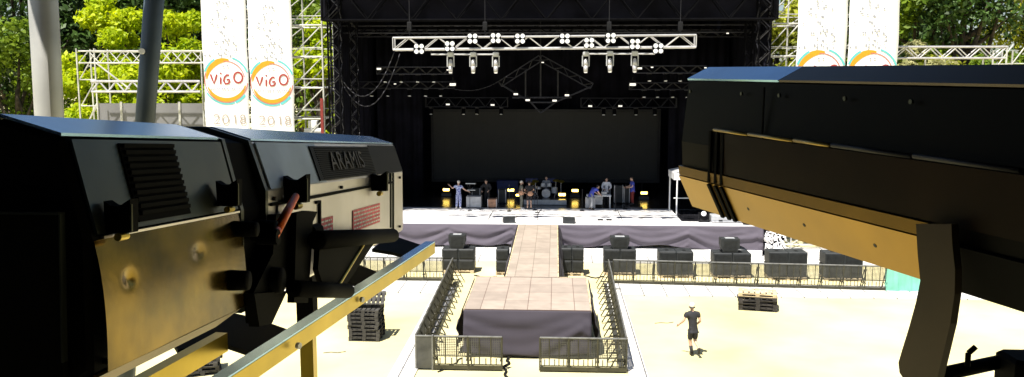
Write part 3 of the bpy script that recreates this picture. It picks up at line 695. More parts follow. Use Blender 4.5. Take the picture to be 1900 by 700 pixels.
micstand('microphone stand right of the bare legged musician',992,390,1.4); micstand('microphone stand at the dark keyboard player',893,389,1.35); micstand('short microphone stand before the man in bright blue',1080,391,1.2); micstand('microphone stand before the man in blue at far right',1160,388,1.4); micstand('thin microphone stand left of the runway head', 945, 392); micstand('thin microphone stand in front of the drum riser', 997, 395); micstand('microphone stand right of the table', 1142, 392); micstand('microphone stand before the patterned overalls', 872, 391)
# guitars
def guitar(label, px, py, dz):
    p = onstage(px,py); r = thing('guitar', label, 'guitar', (p.x,p.y-.22,SZ+dz), 0, 'guitars held on stage')
    MB().ellip((0,0,0),(.19,.04,.15),12,8).build('body', M['brownwood'], r, True); MB().beam((-.15,0,.03),(-.75,0,.26),.05,.03).build('neck', M['darkwood'], r)
guitar('guitar held by the pale haired guitarist', 967, 388, 1.02); guitar('guitar held by the bare legged musician', 984, 389, 1.0)
# floor monitors and small things at the lip
def wedge(label, px, py, rot):
    r = thing('floor_monitor', label, 'speaker', onstage(px,py), rot, 'floor monitors at the stage lip')
    MB().prism([(-.32,-.25,0),(-.32,.25,0),(-.32,.25,.18),(-.32,-.1,.36),(-.32,-.25,.34)], (.64,0,0)).build('cabinet', M['speaker'], r)
    MB().prism([(-.28,.235,.21),(-.28,-.075,.365),(.28,-.075,.365),(.28,.235,.21)], (0,.012,.02)).build('grille', M['case'], r)
wedge('wedge monitor at the left of the runway head', 944, 413, 0.2); wedge('wedge monitor at the right of the runway head', 1056, 414, -.15)
for i,x in enumerate((1114,1130)):
    o = MB().cbox((-.16,-.1,0),(.16,.1,.07),.02).build('pedal', M['rubber']); o.location = onstage(x,409); tag(o, ('left','right')[i]+' of two small black pedals at the stage lip', 'pedal', 'pedals at the stage lip')
def floorcable(label, pts):
    mb = MB(); P = [onstage(x,y)+Vector((0,0,.02)) for x,y in pts]; o0 = P[0].copy(); mb.path([q-o0 for q in P], .018, 5)
    o = mb.build('floor_cable', M['rubber']); o.location = o0; tag(o, label, 'cable', 'cables on the stage floor')
floorcable('cable trailing over the sunlit deck toward the right pedals', [(1146,389),(1148,396),(1152,402),(1155,411)])
floorcable('cable curving over the sunlit deck from the drums', [(915,392),(910,400),(906,408)])
floorcable('straight cable running forward from the drum riser', [(1005,388),(997,399),(998,409)])
# wing: canopy, gear
gx0 = at(1242,386,52).x; gx1 = gx0+3.2
cz = SZ+2.45
gb = thing('canopy_tent', 'small white canopy tent standing on the right wing of the stage', 'tent', (gx0,50,SZ))
for x,y in ((0,2.0),(.15,0),(3.2,2.0),(3.3,0)): MB().tube((x,y,0),(x,y,2.15),.045,8).build('pole', M['white'], gb)
mb = MB(); mb.add([(-.05,-.05,2.1),(3.35,-.05,2.1),(3.3,2.05,2.1),(-.1,2.05,2.1),(-.05,-.05,2.5),(3.35,-.05,2.5),(3.3,2.05,2.5),(-.1,2.05,2.5),(1.6,1,3.0)], [(0,1,5,4),(1,2,6,5),(2,3,7,6),(3,0,4,7),(4,5,8),(5,6,8),(6,7,8),(7,4,8)]); mb.build('roof', M['white'], gb)
MB().tube((.1,1.0,.9),(2.2,1.0,.9),.03).build('rail', M['white'], gb)
p = onstage(1306,412)
ml = thing('toppled_light', 'black stage light standing at the right stage edge', 'stage light', (p.x,p.y,SZ))
MB().cbox((-.3,-.15,0),(.3,.2,.14),.03).build('base', M['blackmetal'], ml); mb = MB(); mb.cbox((-.3,-.04,.14),(-.24,.08,.55),.015); mb.cbox((.24,-.04,.14),(.3,.08,.55),.015); mb.build('yoke', M['blackmetal'], ml)
h_ = MB().tube((0,.15,.4),(-.05,-.2,.5),.19,12,.16).build('head', M['blackmetal'], ml, True); MB().tube((-.05,-.2,.5),(-.052,-.212,.503),.14,12).build('lens', M['lenscold'], h_)
p = onstage(1354,414)
eb = thing('equipment_crate', 'long pale grey crate at the right stage edge under the dark lamp', 'crate', (p.x,p.y,SZ)); MB().cbox((-1.0,0,.03),(1.0,.8,.4),.03).build('box', M['case'], eb); mb=MB(); mb.box((-1.01,-.02,.18),(1.01,-.002,.24)); mb.build('rim', M['alu'], eb)
for s in (-1,1): MB().box((s*.5-.1,-.03,.1),(s*.5+.1,-.003,.16)).build('handle', M['rubber'], eb)
p = onstage(1386,417)
o = MB(); o.ellip((0,0,.16),(.3,.2,.18),10,7); o.ellip((.25,.1,.12),(.2,.2,.14),10,7); o = o.build('cable_bag', M['rubber'], None, True); o.location=(p.x,p.y,SZ); tag(o,'dark lumpy bag beside the pale crate at the right stage edge','bag')

# ------------------------------------------------------------------ subwoofers
def sub(label, x0, x1, ybase, ytop, Y, n=1, pallet=True):
    p, q = at(x0,ybase,Y), at(x1,ybase,Y); z1 = at(x0,ytop,Y).z; wd = q.x-p.x; zb = .17 if pallet else 0
    r = thing('subwoofer', label, 'speaker', ((p.x+q.x)/2,Y,zb), 0, 'black speaker stacks before the stage')
    n2 = max(1, int(round((z1-zb)/.62))); hh = (z1-zb)/n2
    for k in range(n2):
        for j in range(n):
            xa = -wd/2+wd*j/n+.008; xb = -wd/2+wd*(j+1)/n-.008
            c = MB().cbox((xa,0,hh*k+.008),(xb,.95,hh*(k+1)-.008),.025).build('cabinet', M['speaker'], r)
            MB().cbox((xa+.06,-.02,hh*k+.07),(xb-.06,-.002,hh*(k+1)-.07),.006).build('grille', M['grill'], c)
            hb = MB()
            hb.box(((xa+xb)/2-.08,.3,hh*(k+1)-.007),((xa+xb)/2+.08,.6,hh*(k+1)-.002)); hb.build('handle', M['rubber'], c)
    if pallet: pallet_thing('pale pallet under the '+label, (p.x+q.x)/2, Y-.05, 0, wd*.98, M['wood'], 'pallets under the speakers')
    return ((p.x+q.x)/2, z1)
def pallet_mesh(wd, dp):
    mb = MB(); n = 7
    for k in range(n):
        x = -wd/2+wd*k/(n-1)*.89; mb.box((x,0,.12),(x+wd*.11,dp,.145))
    for k in range(3):
        y = dp*.44*k; mb.box((-wd/2,y,.095),(wd/2,y+.1,.119))
        for j in range(3): x=-wd/2+wd*.445*j; mb.box((x,y,.024),(x+wd*.11,y+.1,.094))
        mb.box((-wd/2,y,0),(wd/2,y+.1,.023))
    return mb
def pallet_thing(label, x, y, z, wd, m, grp, dp=1.0, rot=0):
    o = pallet_mesh(wd, dp).build('wooden_pallet', m); o.location = (x,y,z); o.rotation_euler=(0,0,rot); return tag(o, label, 'pallet', grp)
SUBS = [('double speaker stack left of the thrust, carrying a smaller box',820,880,510,462,41.7,2),('narrow speaker stack tucked beside the left of the runway',920,944,512,463,41.4,1),('speaker stack tucked beside the right of the runway',1038,1083,513,461,41.4,2),('speaker stack behind the first barriers, carrying a box, right of thrust',1120,1180,512,463,41.6,2),('lower speaker stack without a box, behind the barriers',1222,1286,516,467,41.2,2),('wide speaker stack carrying a box below the sagging cloth',1323,1393,519,470,41.2,2),('speaker stack under the dark lamp, beside the netting',1425,1497,522,468,41.0,2),('last speaker stack at the far right of the row',1529,1600,524,470,40.9,2)]
for s in SUBS:
    cx, z1 = sub(*s)
    top = {820:(832,863,437),1120:(1133,1168,441),1323:(1338,1373,444)}.get(s[1])
    if top:
        p, q = at(top[0],460,s[5]), at(top[1],460,s[5]); zt = at(top[0],top[2],s[5]).z; hw=(q.x-p.x)/2
        r = thing('top_speaker', 'smaller black speaker box standing on the '+{820:'stack left of the thrust',1120:'first stack right of the thrust',1323:'stack below the sagging cloth'}[s[1]], 'speaker', ((p.x+q.x)/2,s[5]+.05,z1), 0, 'small boxes on the speaker stacks')
        MB().prism([(-hw*.75,0,.01),(hw*.75,0,.01),(hw,.0,(zt-z1)*.5),(hw,0,zt-z1),(-hw,0,zt-z1),(-hw,0,(zt-z1)*.5)], (0,.6,0)).build('cabinet', M['speaker'], r)
        MB().box((-hw*.72,-.02,.1),(hw*.72,-.003,zt-z1-.08)).build('grille', M['grill'], r)
        MB().box((-hw*.5,.1,zt-z1+.002),(hw*.5,.4,zt-z1+.02)).build('top_plate', M['case'], r)
# ------------------------------------------------------------------ crowd barriers
def barrier():
    r = thing('crowd_barrier', 'x', 'barrier', (0,0,0), 0, 'crowd barriers')
    W = .47; mb = MB()
    mb.tube((-W,0,.03),(-W,0,1.15),.024); mb.tube((W,0,.03),(W,0,1.15),.024); mb.tube((-W,0,.48),(W,0,.48),.02); mb.tube((-W,0,.2),(W,0,.2),.02)
    mb.tube((-.16,0,.2),(-.16,0,1.15),.018); mb.tube((.16,0,.2),(.16,0,1.15),.018); mb.tube((-.31,0,.2),(-.31,0,.42),.016); mb.tube((.02,0,.2),(.02,0,.42),.016); mb.tube((.31,0,.2),(.31,0,.42),.016)
    mb.build('frame', M['barrier'], r)
    mb = MB()
    for k in range(16): x=-W+2*W*(k+.5)/16; mb.box((x-.0085,.004,.50),(x+.0085,.010,1.13))
    for k in range(11): z=.52+.58*k/10; mb.box((-W,.011,z-.009),(W,.016,z+.009))
    mb.build('mesh_panel', M['barrierplate'], r)
    MB().box((-W,-.012,.03),(W,.006,.17)).build('kick_plate', M['barrier'], r)
    MB().box((-W,.03,.012),(W,.22,.024)).build('foot_plate', M['barrierplate'], r)
    MB().tube((-W,-.002,1.15),(W,-.002,1.15),.03).build('top_rail', M['alu2'], r)
    for s in (-1,1):
        b = MB(); b.beam((s*.43,.02,.98),(s*.43,.56,.03),.035,.035,(1,0,0)); b.beam((s*.43,.03,.32),(s*.43,.38,.33),.03,.03); b.build('brace', M['barrier'], r)
    return r
bar = barrier(); used = []
def place(x, y, rz, label, group):
    if not used: bar.location=(x,y,.02); bar.rotation_euler=(0,0,rz); bar['label']=label; bar['group']=group; used.append(1); return
    dup(bar, (x,y,.02), rz, label, group, (1.18,1,1) if 'left of the gap' in label else None)
n = 13
for i in range(n):
    y = 27.55+(i+.5)*.94
    place(-4.56-.018*(i+.5), y, -math.pi/2, 'crowd barrier left of the thrust, '+ORD[i]+' counting back from the front corner', 'barriers along the left of the thrust')
    place(2.38+.012*(i+.5), y, math.pi/2, 'crowd barrier right of the thrust, '+ORD[i]+' counting back from the front corner', 'barriers along the right of the thrust')
for i in range(3):
    if i: place(-3.95+(i-.5)*1.13, 27.4, 0, 'front crowd barrier left of the gap before the thrust, '+('next to the corner','nearest the gap')[i-1], 'barriers before the thrust')
    place(-.46+(i+.5)*.95, 27.4, 0, 'front crowd barrier right of the gap before the thrust, '+('nearest the gap','in the middle','at the corner')[i], 'barriers before the thrust')
for i in range(13): place(2.75+(i+.5)*.945, 39.75-.06*(i+.5), R_(-3.4), 'crowd barrier of the long row right of the thrust, '+ORD[i]+' outward from the thrust', 'barriers of the right row')
for i in range(7): place(-5.25-(i+.5)*.945, 39.8, 0, 'crowd barrier of the row left of the thrust, '+ORD[i]+' outward from the thrust', 'barriers of the left row')
# solid corner panel at the front left
cp = thing('corner_barrier', 'solid grey corner barrier plate at the front left of the enclosure', 'barrier', (-4.25,27.4,.02))
mb = MB(); mb.tube((-.3,0,0),(-.3,0,1.15),.03); mb.tube((.25,0,0),(.25,0,1.15),.03); mb.tube((-.3,0,1.15),(.25,0,1.15),.028); mb.build('frame', M['alu2'], cp)
MB().box((-.28,-.008,.05),(.23,.008,1.12)).build('plate', M['barrierplate'], cp)
# green tarp fence beyond the row
q, q2 = at(1642,541,39.0), at(1735,541,39.0)
gt = thing('tarp_fence', 'mint green tarpaulin fence at the end of the barrier row', 'fence', (q.x,38.9,0))
n=24; vs=[]; Lx=q2.x-q.x
for j in range(7):
    for i in range(n+1): vs.append((Lx*i/n, .05*math.sin(i*.9+j*.6)+.03*math.sin(i*2.1), 0.02+1.08*j/6))
MB().add(vs,[(j*(n+1)+i,j*(n+1)+i+1,(j+1)*(n+1)+i+1,(j+1)*(n+1)+i) for j in range(6) for i in range(n)]).build('tarp', M['mint'], gt, True)
for x in (0,Lx/2,Lx): MB().tube((x,.12,0),(x,.12,1.15),.03).build('post', M['mint'], gt)
# speckled netting at the stage corner
q, q2 = at(1424,424,46.2), at(1452,470,46.2)
rnd = random.Random(4); mb = MB(); n=16; mm=22
P = [[(q.x-.15+(q2.x-q.x+.3)*i/n+.05*math.sin(j*.8), 46.3+.12*math.sin(i*1.3+j*.7)-.5*(1-j/mm), 1.75*j/mm+.02) for i in range(n+1)] for j in range(mm+1)]
for j in range(mm):
    for i in range(n):
        if rnd.random() < .74: mb.add([P[j][i],P[j][i+1],P[j+1][i+1],P[j+1][i]], [(0,1,2,3)])
o = mb.build('camouflage_net', M['banner']); tag(o, 'pale speckled netting hanging at the right corner of the stage', 'net')
s_ = o.modifiers.new('t','SOLIDIFY'); s_.thickness=.015
o = MB().box((q.x-.1,46.75,0),(q2.x+.2,46.8,1.7)).build('net_backing', M['drape']); tag(o,'dark board behind the speckled netting at the stage corner','board')

# ------------------------------------------------------------------ pallet stacks on the sand
def stack(x, y, n, wd, mats, grp, where, rot, jit, seed):
    rnd = random.Random(seed); z=.004
    me = {}
    for k in range(n):
        m = mats[min(k,len(mats)-1)] if isinstance(mats,list) else mats
        if m.name not in me: me[m.name] = pallet_mesh(wd,1.0).build('wooden_pallet', m); o = me[m.name]
        else: o = me[m.name].copy(); col.objects.link(o)
        r = rot+rnd.uniform(-jit,jit); c, s = math.cos(r), math.sin(r)
        o.location = (x+rnd.uniform(-.03,.03)-(-s)*0 + s*.5, y-c*.5+.5, z); o.rotation_euler=(0,0,r)
        t = 'lowest pallet' if k==0 else ('topmost pallet' if k==n-1 else ORD[k]+' pallet up')
        tag(o, t+' of the stack '+where, 'pallet', grp); z += .148
    return z
p = gz(1410,578,0)
z = stack(p.x,p.y,5,1.55,[M['darkwood'],M['darkwood'],M['darkwood'],M['darkwood'],M['wood']],'pallets stacked right of the walking man','on the sand right of the walking man',R_(-9),.09,3)
p = gz(675,634,0)
z = stack(p.x,p.y,8,1.15,M['oldwood'],'pallets stacked left of the thrust','on the pale ground left of the thrust',R_(-2),.03,5)
o = pallet_mesh(1.1,.8).build('wooden_pallet', M['oldwood']); o.location=(p.x+.15,p.y+.3,z+.02); o.rotation_euler=(R_(24),0,R_(4)); tag(o,'tilted pallet leaning on top of the stack left of the thrust','pallet','pallets stacked left of the thrust')
p = gz(362,699,0)
stack(p.x,p.y,4,1.2,M['oldwood'],'pallets seen under the silver lamp','low under the silver lamp',R_(20),.15,6)
def ground_cable(label, pts, r=.02):
    P=[gz(x,y,.03) for x,y in pts]; o0=P[0].copy(); Q=[]
    for i in range(len(P)-1):
        for k in range(6):
            u=k/6; Q.append(P[i].lerp(P[i+1],u)-o0+Vector((.05*math.sin(u*6.28),0,0)))
    o=MB().path(Q+[P[-1]-o0],r,6).build('ground_cable',M['rubber']); o.location=o0; tag(o,label,'cable','cables on the ground')
ground_cable('thick black cable running from under the thrust through the barrier gap',[(940,662),(944,672),(935,684),(941,700),(936,712)],.045)
ground_cable('black cable along the sand behind the left barrier corner',[(812,690),(840,676),(858,664)],.02)
ground_cable('black cable between the speaker stacks right of the runway',[(1085,512),(1105,516),(1120,513)],.03)
ground_cable('black cable between the speaker stacks left of the runway',[(880,511),(900,516),(922,513)],.03)
# small marks on the sand: short cable pieces
for i,(x,y) in enumerate(((600,655),(1215,600))):
    o0 = gz(x,y,0.012); mb = MB().path([(0,0,0),(.25,.1,0),(.5,.05,0),(.75,.2,0)],.012,5); o = mb.build('cable_end', M['rubber']); o.location=o0; tag(o,('short dark cable lying left of the thrust, below the frame','short dark cable lying on the sand before the walking man')[i],'cable')

# ------------------------------------------------------------------ banners and PA scaffolds
def ribbon_(mb, pts, w, y, closed=False, taper=None):
    n=len(pts); L=[]; Rr=[]
    for i,(x,z) in enumerate(pts):
        a=pts[(i-1)%n] if (closed or i>0) else pts[i]; b=pts[(i+1)%n] if (closed or i<n-1) else pts[i]
        dx,dz=b[0]-a[0],b[1]-a[1]; l=math.hypot(dx,dz) or 1; ww=w/2*(taper(i/(n-1)) if taper else 1); nx,nz=-dz/l*ww,dx/l*ww
        L.append((x+nx,y,z+nz)); Rr.append((x-nx,y,z-nz))
    fs=[(i,i+1,n+i+1,n+i) for i in range(n-1 if not closed else n-1)]
    mb.add(L+Rr,fs); return mb
def arc(cx,cz,r,a0,a1,n=28,sq=1.0): return [(cx+r*math.cos(R_(a0+(a1-a0)*i/n)), cz+sq*r*math.sin(R_(a0+(a1-a0)*i/n))) for i in range(n+1)]
def banner(label, x0, x1, zc, zb, zt, Y, seed):
    cx=(x0+x1)/2; hw=(x1-x0)/2
    r=thing('festival_banner', label, 'banner', (cx,Y,zb), 0, 'tall white festival banners')
    nz=40; vs=[]; fs=[]
    for j in range(nz+1):
        for i in range(9):
            z=(zt-zb)*j/nz; x=-hw+2*hw*i/8; vs.append((x+.02*math.sin(z*1.7+seed)*(1 if abs(x)>hw*.9 else 0), .02*math.sin(x*2+z*.8+seed), z))
    for j in range(nz):
        for i in range(8): fs.append((j*9+i,j*9+i+1,j*9+i+10,j*9+i+9))
    o=MB().add(vs,fs).build('cloth',M['banner'],r,True); s=o.modifiers.new('t','SOLIDIFY'); s.thickness=.01
    mb=MB(); mb.tube((-hw-.05,.03,zt-zb),(hw+.05,.03,zt-zb),.05); mb.tube((-hw-.05,.03,0),(hw+.05,.03,0),.04); mb.build('rod',M['scaf'],r)
    cnt_=[0]
    def fin(mb):
        mb.v=[(x,yy+.02*math.sin(x*2+z*.8+seed),z) for x,yy,z in mb.v]; return mb
    def ribbon(mb,pts,w,yy,closed=False,taper=None):
        cnt_[0]+=1; return ribbon_(mb,pts,w,-.016-.0009*cnt_[0],closed,taper)
    c=zc-zb; y=-.016; K=hw/1.27
    mb=MB(); ribbon(mb,arc(0,c,1.12*K,80,178),.25*K,y,taper=lambda t:.2+1.05*math.sin(math.pi*min(1,t*.9+.1))); ribbon(mb,arc(0,c,1.13*K,200,345),.21*K,y-.004,taper=lambda t:.3+math.sin(math.pi*t)); fin(mb).build('orange_swoosh',M['b_orange'],r)
    mb=MB(); ribbon(mb,arc(0,c,1.30*K,118,158),.12*K,y); ribbon(mb,arc(0,c,1.30*K,20,72),.09*K,y); ribbon(mb,arc(0,c,1.34*K,212,290),.08*K,y); ribbon(mb,arc(0,c,1.34*K,292,322),.14*K,y); fin(mb).build('cyan_swoosh',M['b_cyan'],r)
    mb=MB(); ribbon(mb,arc(0,c,1.06*K,10,95),.05*K,y-.006); ribbon(mb,arc(0,c,1.24*K,160,352),.05*K,y-.006); fin(mb).build('pink_ring',M['b_pink'],r)
    u=.0071*K
    def S(pts,w): return [((a-225)*u,c+(285-b)*u) for a,b in pts],w
    mb=MB()
    for pts,w in (S([(100,238),(112,275),(125,312),(140,275),(152,240)],.10*K),S([(182,262),(181,290),(180,316)],.10*K),S([(182,236),(186,226)],.12*K),S([(252,246),(232,244),(214,262),(206,290),(220,314),(244,310),(256,292),(252,280),(230,282)],.10*K)):
        ribbon(mb,pts,w,y-.008)
    ribbon(mb,arc((324-225)*u,c+(285-264)*u,34*u,0,360,20,1.2),.10*K,y-.008); fin(mb).build('lettering',M['b_red'],r)
    mb=MB(); rr=random.Random(11)
    x=95
    while x<365:
        w_=rr.uniform(7,13); ribbon(mb,[((x-225)*u,c+(285-352)*u),((x-225+w_)*u,c+(285-352)*u)],rr.uniform(.07,.12)*K,y-.008); x+=w_+rr.choice((6,6,14))
    fin(mb).build('small_print',M['b_pale'],r)
    mb=MB()
    for pts in ([(112,572),(122,560),(146,560),(156,575),(146,594),(110,630),(162,630)],[(276,572),(288,560),(288,630)]): ribbon(mb,S(pts,0)[0],.075*K,y-.008)
    ribbon(mb,arc((208-225)*u,c+(285-595)*u,25*u,0,360,20,1.4),.07*K,y-.008)
    ribbon(mb,arc((350-225)*u,c+(285-578)*u,18*u,0,360,16,1),.07*K,y-.008); ribbon(mb,arc((350-225)*u,c+(285-613)*u,21*u,0,360,16,.85),.07*K,y-.008); fin(mb).build('year_lettering',M['b_tan'],r)
    mb=MB(); rr=random.Random(5)
    for k in range(62):
        t=rr.random(); zz=c+K*(1.35+3.0*t**1.3); xx=rr.gauss(0,.5*K*(1-.4*t)); 
        if abs(xx)>hw-.1: continue
        sz=rr.uniform(.035,.075); y=-.016-.0005*k; mb.add([(xx-sz,y,zz),(xx,y,zz-sz),(xx+sz,y,zz),(xx,y,zz+sz)],[(0,1,2,3)])
    for a_,b_ in ((-.12,.78),(.12,.8)): mb.add([(a_-.05,y,c+b_*K-.05),(a_+.05,y,c+b_*K-.05),(a_+.05,y,c+b_*K+.05),(a_-.05,y,c+b_*K+.05)],[(0,1,2,3)])
    fin(mb).build('confetti_print',M['b_grey'],r)
zl=at(417,149,48).z; zr=at(1520,137,48).z
banner('white festival banner on the left tower, the outer one', -19.75, -17.22, zl, 5.6, 16.5, 48, 1)
banner('white festival banner on the left tower, nearest the stage', -17.12, -14.66, zl-.12, 5.6, 16.5, 48, 2)
banner('white festival banner on the right tower, nearest the stage', 13.05, 15.66, zr, 5.6, 16.5, 48, 3)
banner('white festival banner on the right tower, the outer one', 15.78, 18.4, zr, 5.6, 16.5, 48, 4)
def scaffold(label, xs, ys, z0, z1, lift, m=None):
    r=thing('scaffold_tower', label, 'scaffold', (xs[0],ys[0],0), 0, 'scaffold towers beside the stage'); m=m or M['scaf']
    ox,oy=xs[0],ys[0]
    for x in xs:
        for y in ys: MB().tube((x-ox,y-oy,0),(x-ox,y-oy,z1),.05).build('standard',m,r)
    mb=MB(); db=MB(); z=z0; k=0
    while z<z1:
        for y in ys: mb.tube((xs[0]-ox,y-oy,z),(xs[-1]-ox,y-oy,z),.045); mb.tube((xs[0]-ox,y-oy,z+.5),(xs[-1]-ox,y-oy,z+.5),.025)
        for x in xs: mb.tube((x-ox,0,z),(x-ox,ys[-1]-oy,z),.045)
        for a,b in zip(xs,xs[1:]):
            for y in ys:
                p0,p1=((a,b) if k%2==0 else (b,a)); p0,p1=a,b
                MB().tube((p0-ox,y-oy,z),(p1-ox,y-oy,z+lift),.035).build('diagonal',m,r)
        z+=lift; k+=1
    mb.build('ledger',m,r)
    return r
scaffold('pale scaffold tower behind the left banners', (-19.9,-17.2,-14.9,-13.1), (48.5,51.0), .3, 17, 1.75)
scaffold('pale scaffold tower behind the right banners', (11.75,13.3,15.8,18.3), (48.5,51.0), .3, 17, 1.75)
p=at(600,205,49)
o=MB().box((0,0,0),(.16,.08,2.0)).build('red_strap',red_); o.location=(p.x,48.35,p.z-1.3); tag(o,'red strip of cloth hanging on the scaffold beside the left tower','cloth')
p=at(572,243,49)
for i,(dx_,dz_) in enumerate(((0,0),(.55,0),(.25,.45))):
    o=MB().cbox((-.26,-.2,0),(.26,.2,.44),.03).build('white_sack',M['white']); o.location=(p.x+dx_,49.2,p.z-.3+dz_); tag(o,('left white sack on the scaffold deck beside the tower','right white sack on the scaffold deck beside the tower','topmost white sack on the scaffold deck')[i],'sack','white sacks on the scaffold')
o=MB().box((p.x-.8,48.7,p.z-.36),(p.x+1.3,50.8,p.z-.304)).build('scaffold_deck',M['oldwood']); tag(o,'wooden deck board inside the left scaffold under the white sacks','board')

# left gantry beyond the banners
gA=at(145,100,52); gB=at(378,100,52)
gt=thing('scaffold_gantry','white scaffold gantry with two lattice beams among the left trees','scaffold',(gA.x,52,0))
ox=gA.x
for px in (145,178):
    for dy_ in (0,1.6):
        x=at(px,150,52).x-ox; MB().tube((x,dy_,0),(x,dy_,at(px,90,52).z),.05).build('standard',M['scaf'],gt)
x=at(375,150,52).x-ox
for dy_ in (0,1.6): MB().tube((x,dy_,0),(x,dy_,at(375,95,52).z),.05).build('standard',M['scaf'],gt)
def lattice(x0,x1,yt,yb,r,y_,pitch):
    a0,a1=at(x0,yt,52),at(x1,yt,52); zb=at(x0,yb,52).z; L=a1.x-a0.x; bx=a0.x-ox; mb=MB()
    mb.tube((bx,y_,a0.z),(bx+L,y_,a0.z),r); mb.tube((bx,y_,zb),(bx+L,y_,zb),r); nn=int(L/pitch)
    for k in range(nn):
        p0=(bx+L*k/nn,y_,zb if k%2==0 else a0.z); p1=(bx+L*(k+1)/nn,y_,a0.z if k%2==0 else zb); mb.tube(p0,p1,r*.75,5)
    return mb
lattice(145,376,95,117,.045,0,.62).build('upper_beam',M['scaf'],gt); lattice(175,376,151,170,.075,-.4,.5).build('lower_beam',M['alu'],gt)
lattice(145,376,95,117,.04,1.6,.62).build('rear_beam',M['scaf'],gt)
mb=MB(); x1_=at(178,150,52).x-ox
for k in range(7):
    z0=1.5+k*1.6; 
    if z0+1.6<at(145,90,52).z: mb.tube((0,0,z0),(x1_,0,z0+1.6),.035); mb.tube((0,0,z0),(x1_,0,z0),.035)
for px,py,qx,qy in ((180,192,165,225),(178,117,240,165)): 
    a_,b_=at(px,py,52),at(qx,qy,52); mb.tube((a_.x-ox,0,a_.z),(b_.x-ox,0,b_.z),.05)
mb.build('brace',M['scaf'],gt)
for i,(xa,xb) in enumerate(((182,224),(226,284),(286,332),(334,380))):
    a_,b_=at(xa,192,53.5),at(xb,192,53.5)
    o=thing('grey_hoarding','tall grey hoarding panel under the left gantry, '+fromleft(i,4),'panel',(a_.x,53.5,0),0,'grey panels under the left gantry')
    MB().box((0.02,0,0.02),(b_.x-a_.x-.02,.06,a_.z)).build('sheet',M['grey'],o); mb=MB(); mb.tube((0,-.03,0),(0,-.03,a_.z+.1),.05); mb.tube((b_.x-a_.x,-.03,0),(b_.x-a_.x,-.03,a_.z+.1),.05); mb.build('post',M['scaf'],o)
# right gantry
gA=at(1662,87,50); 
g2=thing('lattice_gantry','white lattice beam on posts beyond the right banners','truss',(gA.x,50,0)); gB=at(1870,87,50); zb=at(1662,108,50).z; L=gB.x-gA.x
truss_mesh(g2,(0,.3,(gA.z+zb)/2),(L,.3,(gA.z+zb)/2),.5,gA.z-zb,.055,.72,M['alu'])
for px in (1722,1830): x=at(px,100,50).x-gA.x; MB().tube((x,.3,0),(x,.3,zb),.05).build('post',M['scaf'],g2)
s3=scaffold('slim scaffold tower at the right edge beyond the lattice beam',(at(1868,100,50).x,at(1905,100,50).x),(50,51.5),.3,at(1868,92,50).z,1.6)

# ------------------------------------------------------------------ trees
def tree(label, x, y, h, r, ms, n, size, seed, z0=.25, clumps=26, name='leafy_tree', grp='trees behind the stage', trunk=True, flat_=1.0, cr=(.26,.42)):
    rng=np.random.default_rng(seed); root=thing(name,label,'tree',(x,y,0),0,grp)
    cz0=h*z0; cc=[]
    while len(cc)<clumps:
        v=rng.uniform(-1,1,3)
        l=np.linalg.norm(v)
        if l>1 or l<.35: continue
        cc.append((v[0]*r*.82, v[1]*r*.82*flat_, (cz0+h)/2+v[2]*(h-cz0)/2*.86))
    cc=np.array(cc); rad=r*rng.uniform(*cr,clumps)
    w_=rad**2; idx=rng.choice(clumps,n,p=w_/w_.sum())
    d=rng.normal(size=(n,3)); d/=np.linalg.norm(d,axis=1)[:,None]
    rr=rad[idx]*(rng.uniform(.45,1.0,n)**.6)*rng.uniform(.75,1.18,n)
    P=cc[idx]+d*rr[:,None]*np.array([1,1,.82])
    nn=d*.7+rng.normal(size=(n,3))*.75+np.array([0,-.1,.55]); nn/=np.linalg.norm(nn,axis=1)[:,None]
    t=np.cross(nn,rng.normal(size=(n,3))); t/=np.linalg.norm(t,axis=1)[:,None]; b=np.cross(nn,t)
    s=size*rng.uniform(.6,1.35,n)[:,None]
    V=np.stack([P-t*s,P-b*s*.55,P+t*s,P+b*s*.55],1).reshape(-1,3)
    me=bpy.data.meshes.new('crown'); me.vertices.add(4*n); me.vertices.foreach_set('co',V.ravel()); me.loops.add(4*n); me.loops.foreach_set('vertex_index',np.arange(4*n,dtype=np.int32))
    me.polygons.add(n); me.polygons.foreach_set('loop_start',np.arange(0,4*n,4,dtype=np.int32)); me.update(calc_edges=True); me.validate(); me.materials.append(ms)
    o=bpy.data.objects.new('crown',me); col.objects.link(o); o.parent=root
    mb=MB(); tr=h*.022+.06; top=h*.62; rnd=random.Random(seed); pts=[Vector((0,0,-.1))]
    for k in range(1,6): pts.append(Vector((rnd.uniform(-.04,.04)*h*.5,rnd.uniform(-.04,.04)*h*.5,top*k/5)))
    mb.path(pts,[tr*(1-.13*k) for k in range(6)],8)
    for k in range(min(11,clumps)):
        c=Vector(cc[k]); b0=pts[2+k%3].lerp(pts[3+k%3],rnd.random()); mid=b0.lerp(c,.5)+Vector((0,0,-.06*h*rnd.random())); mb.path([b0,mid,c],[tr*.42,tr*.28,tr*.1],6)
    mb.build('trunk',M['bark'],root,True)
    return root
LD=leafmat('leaf_dark',(.004,.014,.003),(.07,.14,.02),.2); LM=leafmat('leaf_mid',(.022,.065,.004),(.24,.34,.015),.34); LB=leafmat('leaf_bright',(.20,.33,.003),(.62,.68,.008),.5); LO=leafmat('leaf_olive',(.05,.075,.004),(.46,.48,.03),.36); LP=leafmat('leaf_pale',(.07,.08,.03),(.50,.48,.20),.3)
def T(label, px, ytop, Y, wpx, ms, n, size, seed, **k):
    p=at(px,ytop,Y); p.z*=1.06; r=wpx/2*Y/1600*1.1
    return tree(label,p.x,Y,p.z,r,ms,n,size,seed,**k)
T('tall dark tree at the far left edge behind the first pole',25,-120,66,300,LD,11000,.26,1)
T('dappled green tree low at the left edge behind the first pole',20,40,58,190,LM,8000,.2,2,z0=.12)
T('tall dark tree rising behind the two left poles',185,-140,72,320,LD,11000,.28,3)
